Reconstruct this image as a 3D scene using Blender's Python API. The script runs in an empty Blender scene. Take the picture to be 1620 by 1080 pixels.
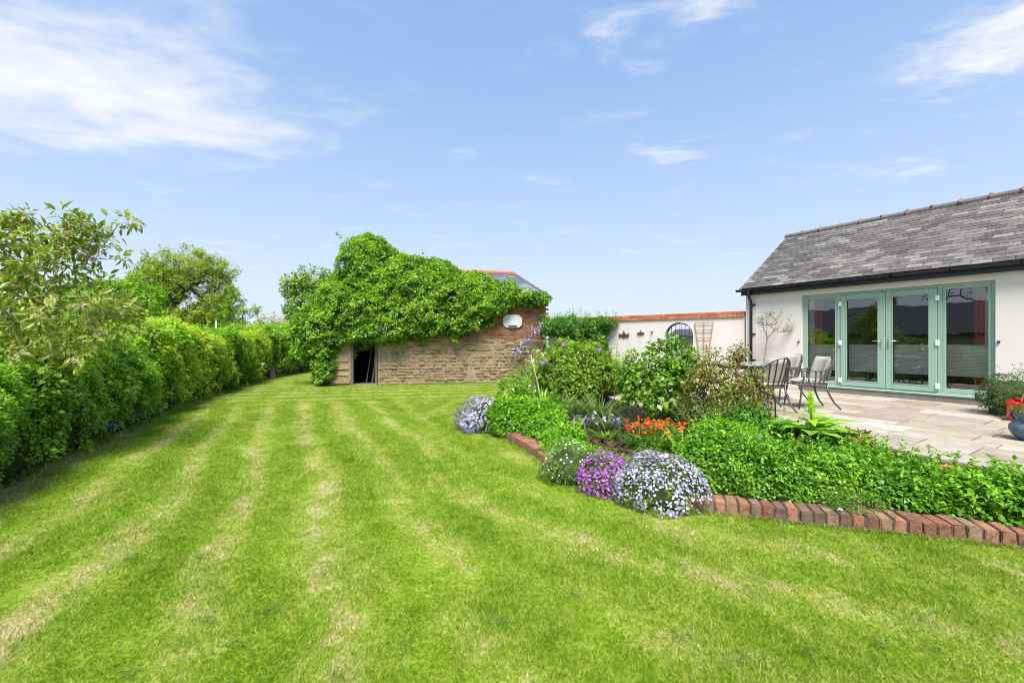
import bpy, bmesh, math, random
import numpy as np
from mathutils import Vector, Matrix
R = math.radians
random.seed(11)
rng = np.random.default_rng(7)
scene = bpy.context.scene
C = scene.collection

# ------------------------------------------------------------------ camera
H = 1.45
cam_d = bpy.data.cameras.new('camera'); cam_d.lens = 15.0; cam_d.sensor_width = 36.0
cam_d.clip_start = 0.05; cam_d.clip_end = 3000
cam = bpy.data.objects.new('camera', cam_d); C.objects.link(cam)
cam.location = (0, 0, H); cam.rotation_euler = (R(90), 0, 0)
scene.camera = cam
FPX = 675.0
def P(px, py, Z):
    """metres for a point measured on the photograph at depth Z"""
    return np.array([(px - 810) / FPX * Z, Z, H + (540 - py) / FPX * Z])

# ------------------------------------------------------------------ sun, sky, exposure
SUN_EL, SUN_AZ = R(58), R(184)      # azimuth from +Y clockwise: high, behind the camera
sun_d = bpy.data.lights.new('sun', 'SUN'); sun_d.energy = 3.2; sun_d.angle = R(26); sun_d.color = (1, 0.95, 0.87)
sun = bpy.data.objects.new('sun', sun_d); C.objects.link(sun)
sdir = Vector((math.sin(SUN_AZ) * math.cos(SUN_EL), math.cos(SUN_AZ) * math.cos(SUN_EL), math.sin(SUN_EL)))
sun.rotation_euler = (-sdir).to_track_quat('-Z', 'Y').to_euler(); sun.location = (0, 0, 30)
scene.view_settings.view_transform = 'Standard'; scene.view_settings.look = 'None'
scene.view_settings.gamma = 1; scene.view_settings.use_curve_mapping = False
scene.view_settings.exposure = 1.22
scene.cycles.use_denoising = True; scene.cycles.filter_width = 0.95
scene.cycles.sample_clamp_indirect = 6
scene.cycles.max_bounces = 7; scene.cycles.transparent_max_bounces = 8
scene.cycles.diffuse_bounces = 4; scene.cycles.glossy_bounces = 3; scene.cycles.transmission_bounces = 4

class NT:
    def __init__(s, tree): s.t = tree; s.n = tree.nodes; s.l = tree.links
    def add(s, typ, **kw):
        n = s.n.new(typ)
        for k, v in kw.items():
            if k == 'inp':
                for kk, vv in v.items():
                    if isinstance(vv, bpy.types.NodeSocket): s.l.new(vv, n.inputs[kk])
                    else: n.inputs[kk].default_value = vv
            else: setattr(n, k, v)
        return n
    def math(s, op, a, b=None, c=None, clamp=False):
        n = s.n.new('ShaderNodeMath'); n.operation = op; n.use_clamp = clamp
        for i, v in enumerate((a, b, c)):
            if v is None: continue
            if isinstance(v, bpy.types.NodeSocket): s.l.new(v, n.inputs[i])
            else: n.inputs[i].default_value = v
        return n.outputs[0]
    def vmath(s, op, a, b=None):
        n = s.n.new('ShaderNodeVectorMath'); n.operation = op
        for i, v in enumerate((a, b)):
            if v is None: continue
            if isinstance(v, bpy.types.NodeSocket): s.l.new(v, n.inputs[i])
            else: n.inputs[i].default_value = v
        return n
    def noise(s, vec, scale, detail=3, rough=.55, dist=0):
        n = s.n.new('ShaderNodeTexNoise'); n.inputs['Scale'].default_value = scale
        n.inputs['Detail'].default_value = detail; n.inputs['Roughness'].default_value = rough; n.inputs['Distortion'].default_value = dist
        if vec is not None: s.l.new(vec, n.inputs['Vector'])
        return n.outputs['Fac']
    def ramp(s, fac, stops, interp='LINEAR'):
        n = s.n.new('ShaderNodeValToRGB'); r = n.color_ramp; r.interpolation = interp
        while len(r.elements) < len(stops): r.elements.new(0.5)
        for e, (p, c) in zip(r.elements, stops):
            e.position = p; e.color = (*c, 1) if len(c) == 3 else c
        s.l.new(fac, n.inputs[0]); return n.outputs[0]
    def maprange(s, v, a, b, c=0., d=1., smooth=False):
        n = s.n.new('ShaderNodeMapRange'); n.interpolation_type = 'SMOOTHSTEP' if smooth else 'LINEAR'
        s.l.new(v, n.inputs[0])
        for i, x in enumerate((a, b, c, d)): n.inputs[i + 1].default_value = x
        return n.outputs[0]
    def mix(s, fac, a, b, blend='MIX'):
        n = s.n.new('ShaderNodeMix'); n.data_type = 'RGBA'; n.blend_type = blend
        for i, v in ((0, fac), (6, a), (7, b)):
            if isinstance(v, bpy.types.NodeSocket): s.l.new(v, n.inputs[i])
            else: n.inputs[i].default_value = v if i == 0 else ((*v, 1) if len(v) == 3 else v)
        return n.outputs[2]

world = bpy.data.worlds.new('World'); scene.world = world; world.use_nodes = True
w = NT(world.node_tree); w.n.clear()
sky = w.add('ShaderNodeTexSky', sky_type='NISHITA', sun_disc=False, sun_elevation=SUN_EL, sun_rotation=SUN_AZ,
            altitude=50, air_density=1.0, dust_density=0.8, ozone_density=2.0)
tc = w.add('ShaderNodeTexCoord')
sep = w.add('ShaderNodeSeparateXYZ', inp={0: tc.outputs['Generated']})
zc = w.math('MAXIMUM', sep.outputs[2], 0.03)
px_ = w.math('DIVIDE', sep.outputs[0], zc); py_ = w.math('DIVIDE', sep.outputs[1], zc)
pl = w.add('ShaderNodeCombineXYZ', inp={0: px_, 1: py_, 2: 0.0}).outputs[0]     # flat cloud layer seen from below
n1 = w.noise(w.vmath('MULTIPLY', pl, (1.5, 2.4, 1)).outputs[0], 1.25, 8, .56, .25)
n2 = w.noise(pl, 0.45, 3, .5)
total = None
for (cx, cy, rx, ry, amp) in ((-1.75, 1.70, 1.25, .80, .40), (1.62, 1.42, .40, .36, .12), (.42, 1.30, .42, .26, .06),
                              (2.35, 2.6, .5, .5, .10), (.9, 2.2, .6, .25, .05), (1.2, 4.2, 1.2, 1.0, .05), (-3.2, 4.6, 1.2, .6, .06)):
    v = w.vmath('SUBTRACT', pl, (cx, cy, 0)).outputs[0]
    v = w.vmath('MULTIPLY', v, (1 / rx, 1 / ry, 1)).outputs[0]
    ln = w.vmath('LENGTH', v).outputs['Value']
    m = w.maprange(ln, 1.25, 0.1, 0, amp, True)
    total = m if total is None else w.math('ADD', total, m)
val = w.math('ADD', w.math('ADD', n1, w.math('MULTIPLY', w.math('SUBTRACT', n2, .5), .25)), total)
cloud = w.maprange(val, .54, 1.02, 0, .95, True)
n3 = w.noise(w.vmath('MULTIPLY', pl, (1.0, 1.5, 1)).outputs[0], 3.6, 9, .62, .5)
puff = None
for (cx, cy, rx, ry, amp) in ((1.66, 1.42, .42, .40, .46), (.34, 1.38, .26, .16, .34), (.58, 1.27, .2, .1, .34), (2.32, 2.55, .34, .42, .26), (.83, 2.25, .42, .3, .24), (.45, 1.55, .16, .08, .26)):
    v = w.vmath('MULTIPLY', w.vmath('SUBTRACT', pl, (cx, cy, 0)).outputs[0], (1 / rx, 1 / ry, 1)).outputs[0]
    m = w.maprange(w.vmath('LENGTH', v).outputs['Value'], 1.3, 0.0, 0, amp, True)
    puff = m if puff is None else w.math('ADD', puff, m)
puff = w.maprange(w.math('ADD', n3, puff), .62, 1.06, 0, .95, True)
cloud = w.math('MAXIMUM', cloud, puff)
cloud = w.math('MULTIPLY', cloud, w.maprange(sep.outputs[2], .03, .16, 0, 1, True))
hz = w.maprange(sep.outputs[2], -.02, .62, 1, 0, False)
hz = w.math('POWER', w.math('MAXIMUM', hz, 0.0), 1.6)
skyc = w.mix(.5, sky.outputs[0], (2.6, 4.1, 6.9))                              # thin cirrus veil over the whole sky
skyc = w.mix(w.math('MULTIPLY', hz, .95), skyc, (4.4, 4.75, 5.4))              # haze whitening towards the horizon
skyc = w.mix(cloud, skyc, (5.35, 5.45, 5.6))
bg = w.add('ShaderNodeBackground', inp={0: skyc, 1: 0.078})
out = w.add('ShaderNodeOutputWorld', inp={0: bg.outputs[0]})

# ------------------------------------------------------------------ materials
MATS = {}
def newmat(name):
    m = bpy.data.materials.new(name); m.use_nodes = True
    t = NT(m.node_tree); t.n.clear(); MATS[name] = m
    return m, t
def finish(t, shader): t.add('ShaderNodeOutputMaterial', inp={0: shader})
def pbsdf(t, col, rough=.7, metal=0, spec=.4, bump=None, bstr=.3, bdist=.01, **kw):
    n = t.add('ShaderNodeBsdfPrincipled')
    for k, v in (('Base Color', col), ('Roughness', rough), ('Metallic', metal), ('Specular IOR Level', spec)):
        if isinstance(v, bpy.types.NodeSocket): t.l.new(v, n.inputs[k])
        else: n.inputs[k].default_value = (*v, 1) if k == 'Base Color' and len(v) == 3 else v
    for k, v in kw.items(): n.inputs[k.replace('_', ' ')].default_value = v
    if bump is not None:
        b = t.add('ShaderNodeBump', inp={'Height': bump, 'Strength': bstr, 'Distance': bdist}); t.l.new(b.outputs[0], n.inputs['Normal'])
    return n.outputs[0]
def wpos(t): return t.add('ShaderNodeNewGeometry').outputs['Position']
def opos(t): return t.add('ShaderNodeTexCoord').outputs['Object']

def simple(name, col, rough=.6, metal=0, spec=.4, var=.12, scale=14, bstr=.15, **kw):
    m, t = newmat(name); p = opos(t)
    n = t.noise(p, scale, 5, .6)
    c = t.mix(1.0, col, t.ramp(n, [(.25, (1 - var,) * 3), (.75, (1 + var,) * 3)]), 'MULTIPLY')
    finish(t, pbsdf(t, c, rough, metal, spec, n, bstr, .004, **kw)); return m

def pieces(name, stops, scale=18, rough=.85, bstr=.5, bdist=.006, grime=None, grime_scale=2.0, grime_amt=.5, pos='obj', spec=.25):
    """alike pieces: each takes its own colour from its object's random value, plus grain and wear"""
    m, t = newmat(name)
    r = t.add('ShaderNodeObjectInfo').outputs['Random']
    col = t.ramp(r, stops)
    p = wpos(t)
    n = t.noise(p, scale, 6, .65)
    col = t.mix(1.0, col, t.ramp(n, [(.25, (.72,) * 3), (.75, (1.25,) * 3)]), 'MULTIPLY')
    if grime:
        g = t.maprange(t.noise(p, grime_scale, 5, .6), .48, .68, 0, grime_amt, True)
        col = t.mix(g, col, grime)
    finish(t, pbsdf(t, col, rough, 0, spec, n, bstr, bdist)); return m

def leafmat(name, dark, mid, light, trans=.35, rough=.45, spec=.35, patch=1.2, stops=None):
    m, t = newmat(name)
    if mid[1] > mid[0] * 1.05 and mid[1] > mid[2] * 1.6:
        g_ = lambda c: (min(.8, c[0] * 1.75), min(.8, c[1] * 1.62), c[2] * 1.0)
        dark, mid, light = g_(dark), g_(mid), g_(light); stops = stops and [(a_, g_(b_)) for a_, b_ in stops]
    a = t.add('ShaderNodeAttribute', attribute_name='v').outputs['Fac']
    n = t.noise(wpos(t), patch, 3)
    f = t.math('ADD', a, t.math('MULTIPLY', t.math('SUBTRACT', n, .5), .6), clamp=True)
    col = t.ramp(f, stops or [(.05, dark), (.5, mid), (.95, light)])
    p = pbsdf(t, col, rough, 0, spec)
    tr = t.add('ShaderNodeBsdfTranslucent', inp={0: t.mix(1.0, col, (1.25, 1.3, .7), 'MULTIPLY')})
    finish(t, t.add('ShaderNodeMixShader', inp={0: trans, 1: p, 2: tr.outputs[0]}).outputs[0]); return m

GREEN_STRIPE = None
def lawn_color(t, blades):
    p = wpos(t); s = t.add('ShaderNodeSeparateXYZ', inp={0: p}); X, Y = s.outputs[0], s.outputs[1]
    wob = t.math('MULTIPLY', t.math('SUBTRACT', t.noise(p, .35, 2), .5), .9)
    # mowing stripes, light and dark of bent grass painted into the colour: straight runs beside the hedge, curved round the bed, and along the old barn
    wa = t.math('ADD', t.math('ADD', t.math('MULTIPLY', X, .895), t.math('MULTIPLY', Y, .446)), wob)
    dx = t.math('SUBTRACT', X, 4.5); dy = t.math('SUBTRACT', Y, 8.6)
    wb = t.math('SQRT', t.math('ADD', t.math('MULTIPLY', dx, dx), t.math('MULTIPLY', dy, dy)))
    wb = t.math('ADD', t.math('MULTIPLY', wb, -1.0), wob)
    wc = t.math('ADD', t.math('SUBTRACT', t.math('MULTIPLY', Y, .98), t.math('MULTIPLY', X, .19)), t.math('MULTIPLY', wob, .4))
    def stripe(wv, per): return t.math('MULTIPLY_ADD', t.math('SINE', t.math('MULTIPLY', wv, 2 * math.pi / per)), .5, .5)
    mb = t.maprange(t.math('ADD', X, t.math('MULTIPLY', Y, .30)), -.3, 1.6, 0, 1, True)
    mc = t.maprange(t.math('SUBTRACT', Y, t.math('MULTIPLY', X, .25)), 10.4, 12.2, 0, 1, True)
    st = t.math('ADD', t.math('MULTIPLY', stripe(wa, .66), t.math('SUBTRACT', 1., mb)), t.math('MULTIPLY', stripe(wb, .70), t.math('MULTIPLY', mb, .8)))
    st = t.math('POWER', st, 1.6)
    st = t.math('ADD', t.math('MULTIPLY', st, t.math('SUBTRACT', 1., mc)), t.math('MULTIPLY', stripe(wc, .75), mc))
    big = t.noise(p, .9, 4, .6); mid = t.noise(p, 4.5, 4, .65); fine = t.noise(p, 38, 3, .6)
    gr = t.noise(p, 11, 4, .7)
    run_ = t.noise(t.add('ShaderNodeCombineXYZ', inp={0: t.math('MULTIPLY', wa, 5.5), 1: t.math('MULTIPLY', Y, .55), 2: 0.0}).outputs[0], 1.0, 3, .6)   # thin drawn-out streaks along the mower's path
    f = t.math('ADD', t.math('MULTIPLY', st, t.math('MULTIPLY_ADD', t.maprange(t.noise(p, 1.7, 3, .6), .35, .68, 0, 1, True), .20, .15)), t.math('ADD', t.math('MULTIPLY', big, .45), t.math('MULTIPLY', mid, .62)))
    f = t.math('ADD', f, t.math('ADD', t.math('MULTIPLY', t.math('SUBTRACT', fine, .5), .55), t.math('MULTIPLY', t.math('SUBTRACT', gr, .5), .65)))
    f = t.math('ADD', f, t.math('MULTIPLY', t.math('SUBTRACT', run_, .5), .45))
    dry = t.maprange(t.math('ADD', f, t.maprange(X, -.5, 3.5, 0, .06, True)), .33, .98, 0, 1, False)  # dry patches together with the painted light and dark mowing stripes
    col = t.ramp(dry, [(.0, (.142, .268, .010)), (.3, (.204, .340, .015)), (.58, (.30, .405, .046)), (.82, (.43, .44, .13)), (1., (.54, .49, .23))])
    if blades:
        a = t.add('ShaderNodeAttribute', attribute_name='v').outputs['Fac']
        col = t.mix(1.0, col, t.ramp(a, [(0, (.5, .58, .5)), (.55, (1.0, 1.02, 1)), (.80, (1.25, 1.2, 1.3)), (.87, (1.7, 1.35, 2.6)), (1, (1.9, 1.4, 3.2))]), 'MULTIPLY')
    else:
        col = t.mix(1.0, col, t.ramp(fine, [(.3, (.55, .55, .5)), (.7, (.95, .92, .9))]), 'MULTIPLY')
    return col, fine
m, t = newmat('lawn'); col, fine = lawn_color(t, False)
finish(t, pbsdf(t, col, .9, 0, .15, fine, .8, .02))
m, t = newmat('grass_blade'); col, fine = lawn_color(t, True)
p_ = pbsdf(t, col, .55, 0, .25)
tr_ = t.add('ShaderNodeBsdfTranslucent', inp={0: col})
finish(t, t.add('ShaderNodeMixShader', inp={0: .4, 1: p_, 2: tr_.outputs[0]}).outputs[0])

simple('field', (.10, .20, .03), .95, var=.35, scale=.3)
simple('soil', (.050, .030, .020), .95, var=.5, scale=16, bstr=.9)
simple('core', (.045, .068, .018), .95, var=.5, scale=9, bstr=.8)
simple('bark', (.16, .12, .085), .9, var=.4, scale=30, bstr=.7)
simple('dark_bark', (.075, .055, .040), .9, var=.4, scale=30, bstr=.7)
simple('pale_bark', (.30, .25, .19), .9, var=.35, scale=30, bstr=.6)
simple('green_stem', (.12, .19, .04), .6, var=.3, scale=20)
simple('red_stem', (.20, .11, .06), .7, var=.3, scale=20)
simple('dry_stem', (.42, .32, .20), .8, var=.2, scale=20)
simple('black_plastic', (.014, .015, .018), .38, spec=.5, var=.1, bstr=.05)
simple('door_green', (.285, .425, .325), .42, spec=.45, var=.03, scale=3, bstr=.03)
simple('steel', (.72, .72, .72), .3, .9, var=.05)
simple('white_plastic', (.78, .78, .78), .35, var=.03)
simple('iron', (.02, .021, .024), .5, .3, var=.2)
simple('rust', (.12, .045, .022), .85, var=.4, scale=40)
simple('chair_metal', (.115, .115, .10), .45, .5, var=.15, scale=30)
simple('cushion', (.43, .395, .335), .95, var=.06, scale=60, bstr=.4)
simple('trellis_wood', (.40, .24, .12), .75, var=.2, scale=30)
simple('old_wood', (.13, .105, .08), .9, var=.35, scale=20, bstr=.6)
simple('red_enamel', (.62, .008, .014), .28, spec=.5, var=.05, bstr=.04)
simple('concrete', (.25, .23, .20), .9, var=.2, scale=8, bstr=.4)
simple('mortar', (.30, .255, .20), .95, var=.3, scale=12, bstr=.7)
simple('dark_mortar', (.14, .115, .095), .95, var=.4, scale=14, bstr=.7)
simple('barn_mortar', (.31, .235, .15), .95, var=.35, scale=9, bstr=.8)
simple('bed_mortar', (.105, .085, .062), .95, var=.35, scale=25, bstr=.8)
simple('joint', (.10, .085, .062), .95, var=.35, scale=9, bstr=.6)
simple('backboard', (.60, .60, .57), .7, var=.18, scale=4)
simple('curtain_red', (.55, .05, .03), .9, var=.1)
simple('voile', (.80, .76, .70), .95, var=.05)
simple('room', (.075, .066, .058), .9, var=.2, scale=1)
simple('room_wood', (.22, .065, .025), .5, var=.3, scale=8)
simple('terracotta', (.42, .16, .075), .85, var=.25, scale=12, bstr=.4)
simple('far_roof', (.055, .055, .062), .8, var=.3, scale=2.5)
simple('far_wall', (.42, .37, .30), .9, var=.15, scale=2)
simple('ridge_tile', (.135, .128, .125), .85, var=.35, scale=9, bstr=.6)
simple('lichen_mortar', (.22, .17, .115), .95, var=.3, scale=20, bstr=.7)
simple('glaze_pot', (.085, .125, .165), .4, spec=.5, var=.45, scale=12, bstr=.5)
simple('pot_clay', (.10, .09, .08), .7, var=.2)
simple('table_top', (.30, .31, .31), .12, .0, spec=.6, var=.1, scale=5, bstr=.02)
simple('chips', (.105, .058, .036), .95, var=.55, scale=30, bstr=.6)
pieces('kerb_brick', [(0, (.21, .095, .060)), (.3, (.30, .135, .080)), (.6, (.36, .175, .105)), (.85, (.27, .18, .12)), (1, (.15, .085, .062))], 34, .92, .9, .010, (.075, .066, .045), 13, .8)
pieces('barn_brick', [(0, (.17, .065, .042)), (.35, (.27, .105, .060)), (.7, (.34, .155, .085)), (.9, (.24, .15, .10)), (1, (.12, .06, .045))], 25, .9, .5, .006, (.27, .22, .155), 2.2, .55)
RUB = [(0, (.23, .165, .10)), (.3, (.325, .24, .15)), (.6, (.38, .285, .18)), (.82, (.34, .225, .135)), (.94, (.28, .155, .10)), (1, (.42, .345, .25))]
pieces('rubble', RUB, 14, .95, .9, .02, (.23, .19, .125), 1.3, .5)
pieces('slab', [(0, (.27, .215, .15)), (.2, (.38, .32, .235)), (.45, (.33, .285, .225)), (.65, (.29, .225, .18)), (.85, (.46, .41, .345)), (1, (.36, .325, .265))], 5, .9, .35, .006, (.34, .30, .22), 2.2, .45)
pieces('slate', [(0, (.080, .070, .064)), (.3, (.115, .100, .091)), (.6, (.148, .131, .119)), (.85, (.185, .166, .151)), (1, (.25, .228, .208))], 9, .65, .35, .004, (.075, .068, .064), .8, .45, spec=.25)
pieces('barn_slate', [(0, (.07, .08, .10)), (.5, (.13, .14, .17)), (1, (.22, .23, .25))], 9, .6, .4, .004)
pieces('coping', [(0, (.36, .11, .045)), (.5, (.45, .155, .065)), (1, (.52, .21, .10))], 20, .85, .4, .005)

def render_mat(name, base, streak):
    m, t = newmat(name); p = opos(t)
    sv = t.vmath('MULTIPLY', p, (5.5, 5.5, .55)).outputs[0]
    s1 = t.noise(sv, 1.0, 5, .65); s2 = t.noise(p, 1.1, 4); s3 = t.noise(p, 120, 3)
    f = t.maprange(t.math('ADD', t.math('MULTIPLY', s1, .7), t.math('MULTIPLY', s2, .4)), .52, .78, 0, streak, True)
    col = t.mix(f, base, (.50, .43, .34))
    finish(t, pbsdf(t, col, .92, 0, .2, s3, .25, .004))
render_mat('house_render', (.72, .67, .605), .12)
render_mat('wall_render', (.63, .59, .545), .50)

m, t = newmat('glass')
fres = t.add('ShaderNodeFresnel', inp={'IOR': 1.52})
p = opos(t)
nb = t.noise(t.vmath('MULTIPLY', p, (1.0, 1.0, .7)).outputs[0], 2.2, 2)
bmp = t.add('ShaderNodeBump', inp={'Height': nb, 'Strength': .10, 'Distance': .02})
gl = t.add('ShaderNodeBsdfGlossy', inp={0: (.9, .95, .95, 1), 'Roughness': .0, 'Normal': bmp.outputs[0]})
tp = t.add('ShaderNodeBsdfTransparent', inp={0: (.90, .93, .91, 1)})
fr2 = t.math('MULTIPLY_ADD', fres.outputs[0], 1.7, .11, clamp=True)      # double glazing: several reflecting faces
finish(t, t.add('ShaderNodeMixShader', inp={0: fr2, 1: tp.outputs[0], 2: gl.outputs[0]}).outputs[0])
m, t = newmat('blind')
pz = t.add('ShaderNodeSeparateXYZ', inp={0: opos(t)}).outputs[2]
st = t.math('MULTIPLY_ADD', t.math('SINE', t.math('MULTIPLY', pz, 2 * math.pi / .026)), .5, .5)
finish(t, pbsdf(t, t.ramp(st, [(0, (.56, .54, .50)), (1, (.84, .82, .78))]), .95, 0, .1, st, .6, .006))

leafmat('ivy', (.030, .085, .008), (.090, .215, .014), (.22, .38, .030), .25, .42, .4, .8)
leafmat('hedge_dark', *[(c[0] * 1.65, c[1] * 1.5, c[2] * 1.6) for c in ((.022, .060, .010), (.060, .150, .018), (.15, .29, .035))], .45)
leafmat('hedge_light', *[(c[0] * 1.65, c[1] * 1.5, c[2] * 1.6) for c in ((.035, .080, .012), (.105, .20, .022), (.26, .34, .05))], .45)
leafmat('hedge_mid', *[(c[0] * 1.65, c[1] * 1.5, c[2] * 1.6) for c in ((.028, .075, .010), (.078, .185, .018), (.18, .31, .04))], .45)
leafmat('cherry', (.065, .105, .020), (.135, .21, .036), (.32, .34, .14), .4, .4, .4, .8)
leafmat('tree_far', (.075, .120, .014), (.150, .230, .024), (.26, .32, .05), .5)
leafmat('tree_bright', (.045, .115, .012), (.10, .23, .020), (.20, .35, .04), .4)
leafmat('tree_dusty', (.10, .11, .05), (.19, .20, .09), (.30, .30, .15), .4)
leafmat('lime', (.028, .095, .008), (.085, .225, .014), (.19, .37, .035), .35)
leafmat('balm', (.016, .065, .008), (.055, .17, .013), (.18, .34, .032), .3, .4, .45, 2.0)
leafmat('balm_deep', (.015, .065, .012), (.045, .15, .024), (.11, .25, .04), .3, .4, .45, 2.0)
leafmat('shrub_lime', (.035, .085, .012), (.095, .195, .022), (.21, .32, .045), .35)
leafmat('shrub_green', (.030, .085, .012), (.085, .20, .022), (.20, .34, .05), .35, .35, .5)
leafmat('rose_leaf', (.08, .07, .025), (.13, .17, .045), (.26, .27, .09), .3, .35, .5, 3, [(.05, (.15, .06, .03)), (.35, (.11, .13, .035)), (.7, (.14, .20, .05)), (.95, (.28, .30, .10))])
leafmat('grey_leaf', (.025, .055, .020), (.060, .115, .038), (.14, .21, .085), .3)
leafmat('evergreen', (.014, .035, .012), (.035, .075, .022), (.085, .14, .045), .25)
leafmat('olive', (.022, .034, .014), (.050, .068, .030), (.11, .135, .07), .2, .5)
leafmat('sword', (.05, .12, .02), (.11, .24, .03), (.22, .36, .06), .3)
leafmat('mound_leaf', (.03, .075, .015), (.07, .15, .025), (.14, .25, .04), .3)
leafmat('foxglove', (.06, .16, .015), (.13, .29, .022), (.28, .45, .05), .35)
leafmat('lavender', (.33, .27, .60), (.54, .46, .78), (.74, .69, .90), .3, .7, .2, 3)
leafmat('lilac_white', (.33, .26, .56), (.55, .48, .76), (.78, .74, .90), .3, .7, .2, 3)
leafmat('white_petal', (.55, .53, .70), (.80, .79, .88), (.90, .90, .92), .3, .7, .2, 3)
leafmat('magenta', (.30, .06, .42), (.48, .13, .62), (.65, .28, .75), .3, .7, .2, 3)
leafmat('orange', (.75, .06, .02), (.88, .12, .03), (.95, .28, .08), .3, .6, .2, 8)
leafmat('violet', (.09, .04, .25), (.16, .08, .38), (.33, .22, .60), .3, .7, .2, 8)
leafmat('bluebell', (.10, .10, .50), (.17, .17, .65), (.30, .30, .80), .3, .7, .2, 8)
leafmat('blossom', (.55, .25, .30), (.72, .45, .47), (.85, .68, .68), .35, .7, .2, 8)
leafmat('mayflower', (.60, .60, .48), (.78, .77, .68), (.86, .86, .80), .3, .7, .2, 8)
leafmat('wisteria', (.28, .20, .48), (.46, .36, .66), (.66, .58, .80), .3, .7, .2, 8)
leafmat('mauve', (.30, .10, .32), (.44, .20, .46), (.60, .38, .60), .3, .7, .2, 8)
leafmat('cream', (.60, .60, .35), (.78, .77, .52), (.86, .86, .70), .3, .7, .2, 8)

# ------------------------------------------------------------------ helpers
def tag(o, label=None, cat=None, group=None, kind=None):
    if label: o['label'] = label
    if cat: o['category'] = cat
    if group: o['group'] = group
    if kind: o['kind'] = kind
    return o
def empty(name, loc=(0, 0, 0), rz=0, label=None, cat=None, group=None):
    o = bpy.data.objects.new(name, None); C.objects.link(o); o.empty_display_size = .1
    o.location = loc; o.rotation_euler = (0, 0, rz)
    return tag(o, label, cat, group)
def link(name, me, mat, parent=None, smooth=False):
    if isinstance(mat, str): mat = MATS[mat]
    if mat is not None and not me.materials: me.materials.append(mat)
    o = bpy.data.objects.new(name, me); C.objects.link(o)
    if parent is not None: o.parent = parent
    if smooth: me.polygons.foreach_set('use_smooth', np.ones(len(me.polygons), bool))
    return o
class MB:
    def __init__(s): s.v = []; s.f = []
    def poly(s, vs, fs):
        n = len(s.v); s.v += [tuple(map(float, a)) for a in vs]; s.f += [tuple(n + i for i in f) for f in fs]; return s
    def box(s, x0, x1, y0, y1, z0, z1, b=0):
        vs = [(x, y, z) for z in (z0, z1) for y in (y0, y1) for x in (x0, x1)]
        return s.poly(vs, [(0, 2, 3, 1), (4, 5, 7, 6), (0, 1, 5, 4), (2, 6, 7, 3), (0, 4, 6, 2), (1, 3, 7, 5)])
    def prism(s, pts, z0, z1):
        """pts: ccw 2-D outline"""
        n = len(pts)
        vs = [(x, y, z0) for x, y in pts] + [(x, y, z1) for x, y in pts]
        fs = [tuple(range(n - 1, -1, -1)), tuple(range(n, 2 * n))] + [(i, (i + 1) % n, n + (i + 1) % n, n + i) for i in range(n)]
        return s.poly(vs, fs)
    def prism_y(s, pts, y0, y1):
        """pts: outline in x,z extruded along y"""
        n = len(pts)
        vs = [(x, y0, z) for x, z in pts] + [(x, y1, z) for x, z in pts]
        fs = [tuple(range(n)), tuple(range(2 * n - 1, n - 1, -1))] + [((i + 1) % n, i, n + i, n + (i + 1) % n) for i in range(n)]
        return s.poly(vs, fs)
    def tube(s, path, r, k=8, flat=None, cap=True):
        """swept tube; r scalar or list; flat=(w,h) gives a flat bar"""
        path = [Vector(p) for p in path]; n = len(path); base = len(s.v)
        t0 = (path[1] - path[0]).normalized()
        up = Vector((0, 0, 1)) if abs(t0.z) < .9 else Vector((1, 0, 0))
        a = t0.cross(up).normalized(); b = a.cross(t0)
        for i, p in enumerate(path):
            tg = (path[min(i + 1, n - 1)] - path[max(i - 1, 0)]).normalized()
            a = (a - tg * a.dot(tg)).normalized(); b = tg.cross(a)
            rr = r[i] if isinstance(r, (list, tuple, np.ndarray)) else r
            for j in range(k):
                an = 2 * math.pi * (j + .5) / k
                if flat: off = a * math.cos(an) * flat[0] * 1.414 * .5 + b * math.sin(an) * flat[1] * 1.414 * .5
                else: off = (a * math.cos(an) + b * math.sin(an)) * rr
                s.v.append(tuple(p + off))
        for i in range(n - 1):
            for j in range(k):
                j2 = (j + 1) % k
                s.f.append((base + i * k + j, base + i * k + j2, base + (i + 1) * k + j2, base + (i + 1) * k + j))
        if cap:
            s.f.append(tuple(base + j for j in range(k - 1, -1, -1))); s.f.append(tuple(base + (n - 1) * k + j for j in range(k)))
        return s
    def lathe(s, prof, k=20, c=(0, 0, 0)):
        b = len(s.v); n = len(prof)
        for r, z in prof:
            for j in range(k):
                an = 2 * math.pi * j / k; s.v.append((c[0] + r * math.cos(an), c[1] + r * math.sin(an), c[2] + z))
        for i in range(n - 1):
            for j in range(k):
                j2 = (j + 1) % k; s.f.append((b + i * k + j, b + i * k + j2, b + (i + 1) * k + j2, b + (i + 1) * k + j))
        return s
    def mesh(s, name):
        me = bpy.data.meshes.new(name); me.from_pydata(s.v, [], s.f); me.update(); return me
    def build(s, name, mat, parent=None, smooth=False, bevel=0):
        me = s.mesh(name)
        if bevel:
            bm = bmesh.new(); bm.from_mesh(me)
            bmesh.ops.bevel(bm, geom=bm.edges[:], offset=bevel, segments=1, affect='EDGES', clamp_overlap=True)
            bm.to_mesh(me); bm.free()
        return link(name, me, mat, parent, smooth)

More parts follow.
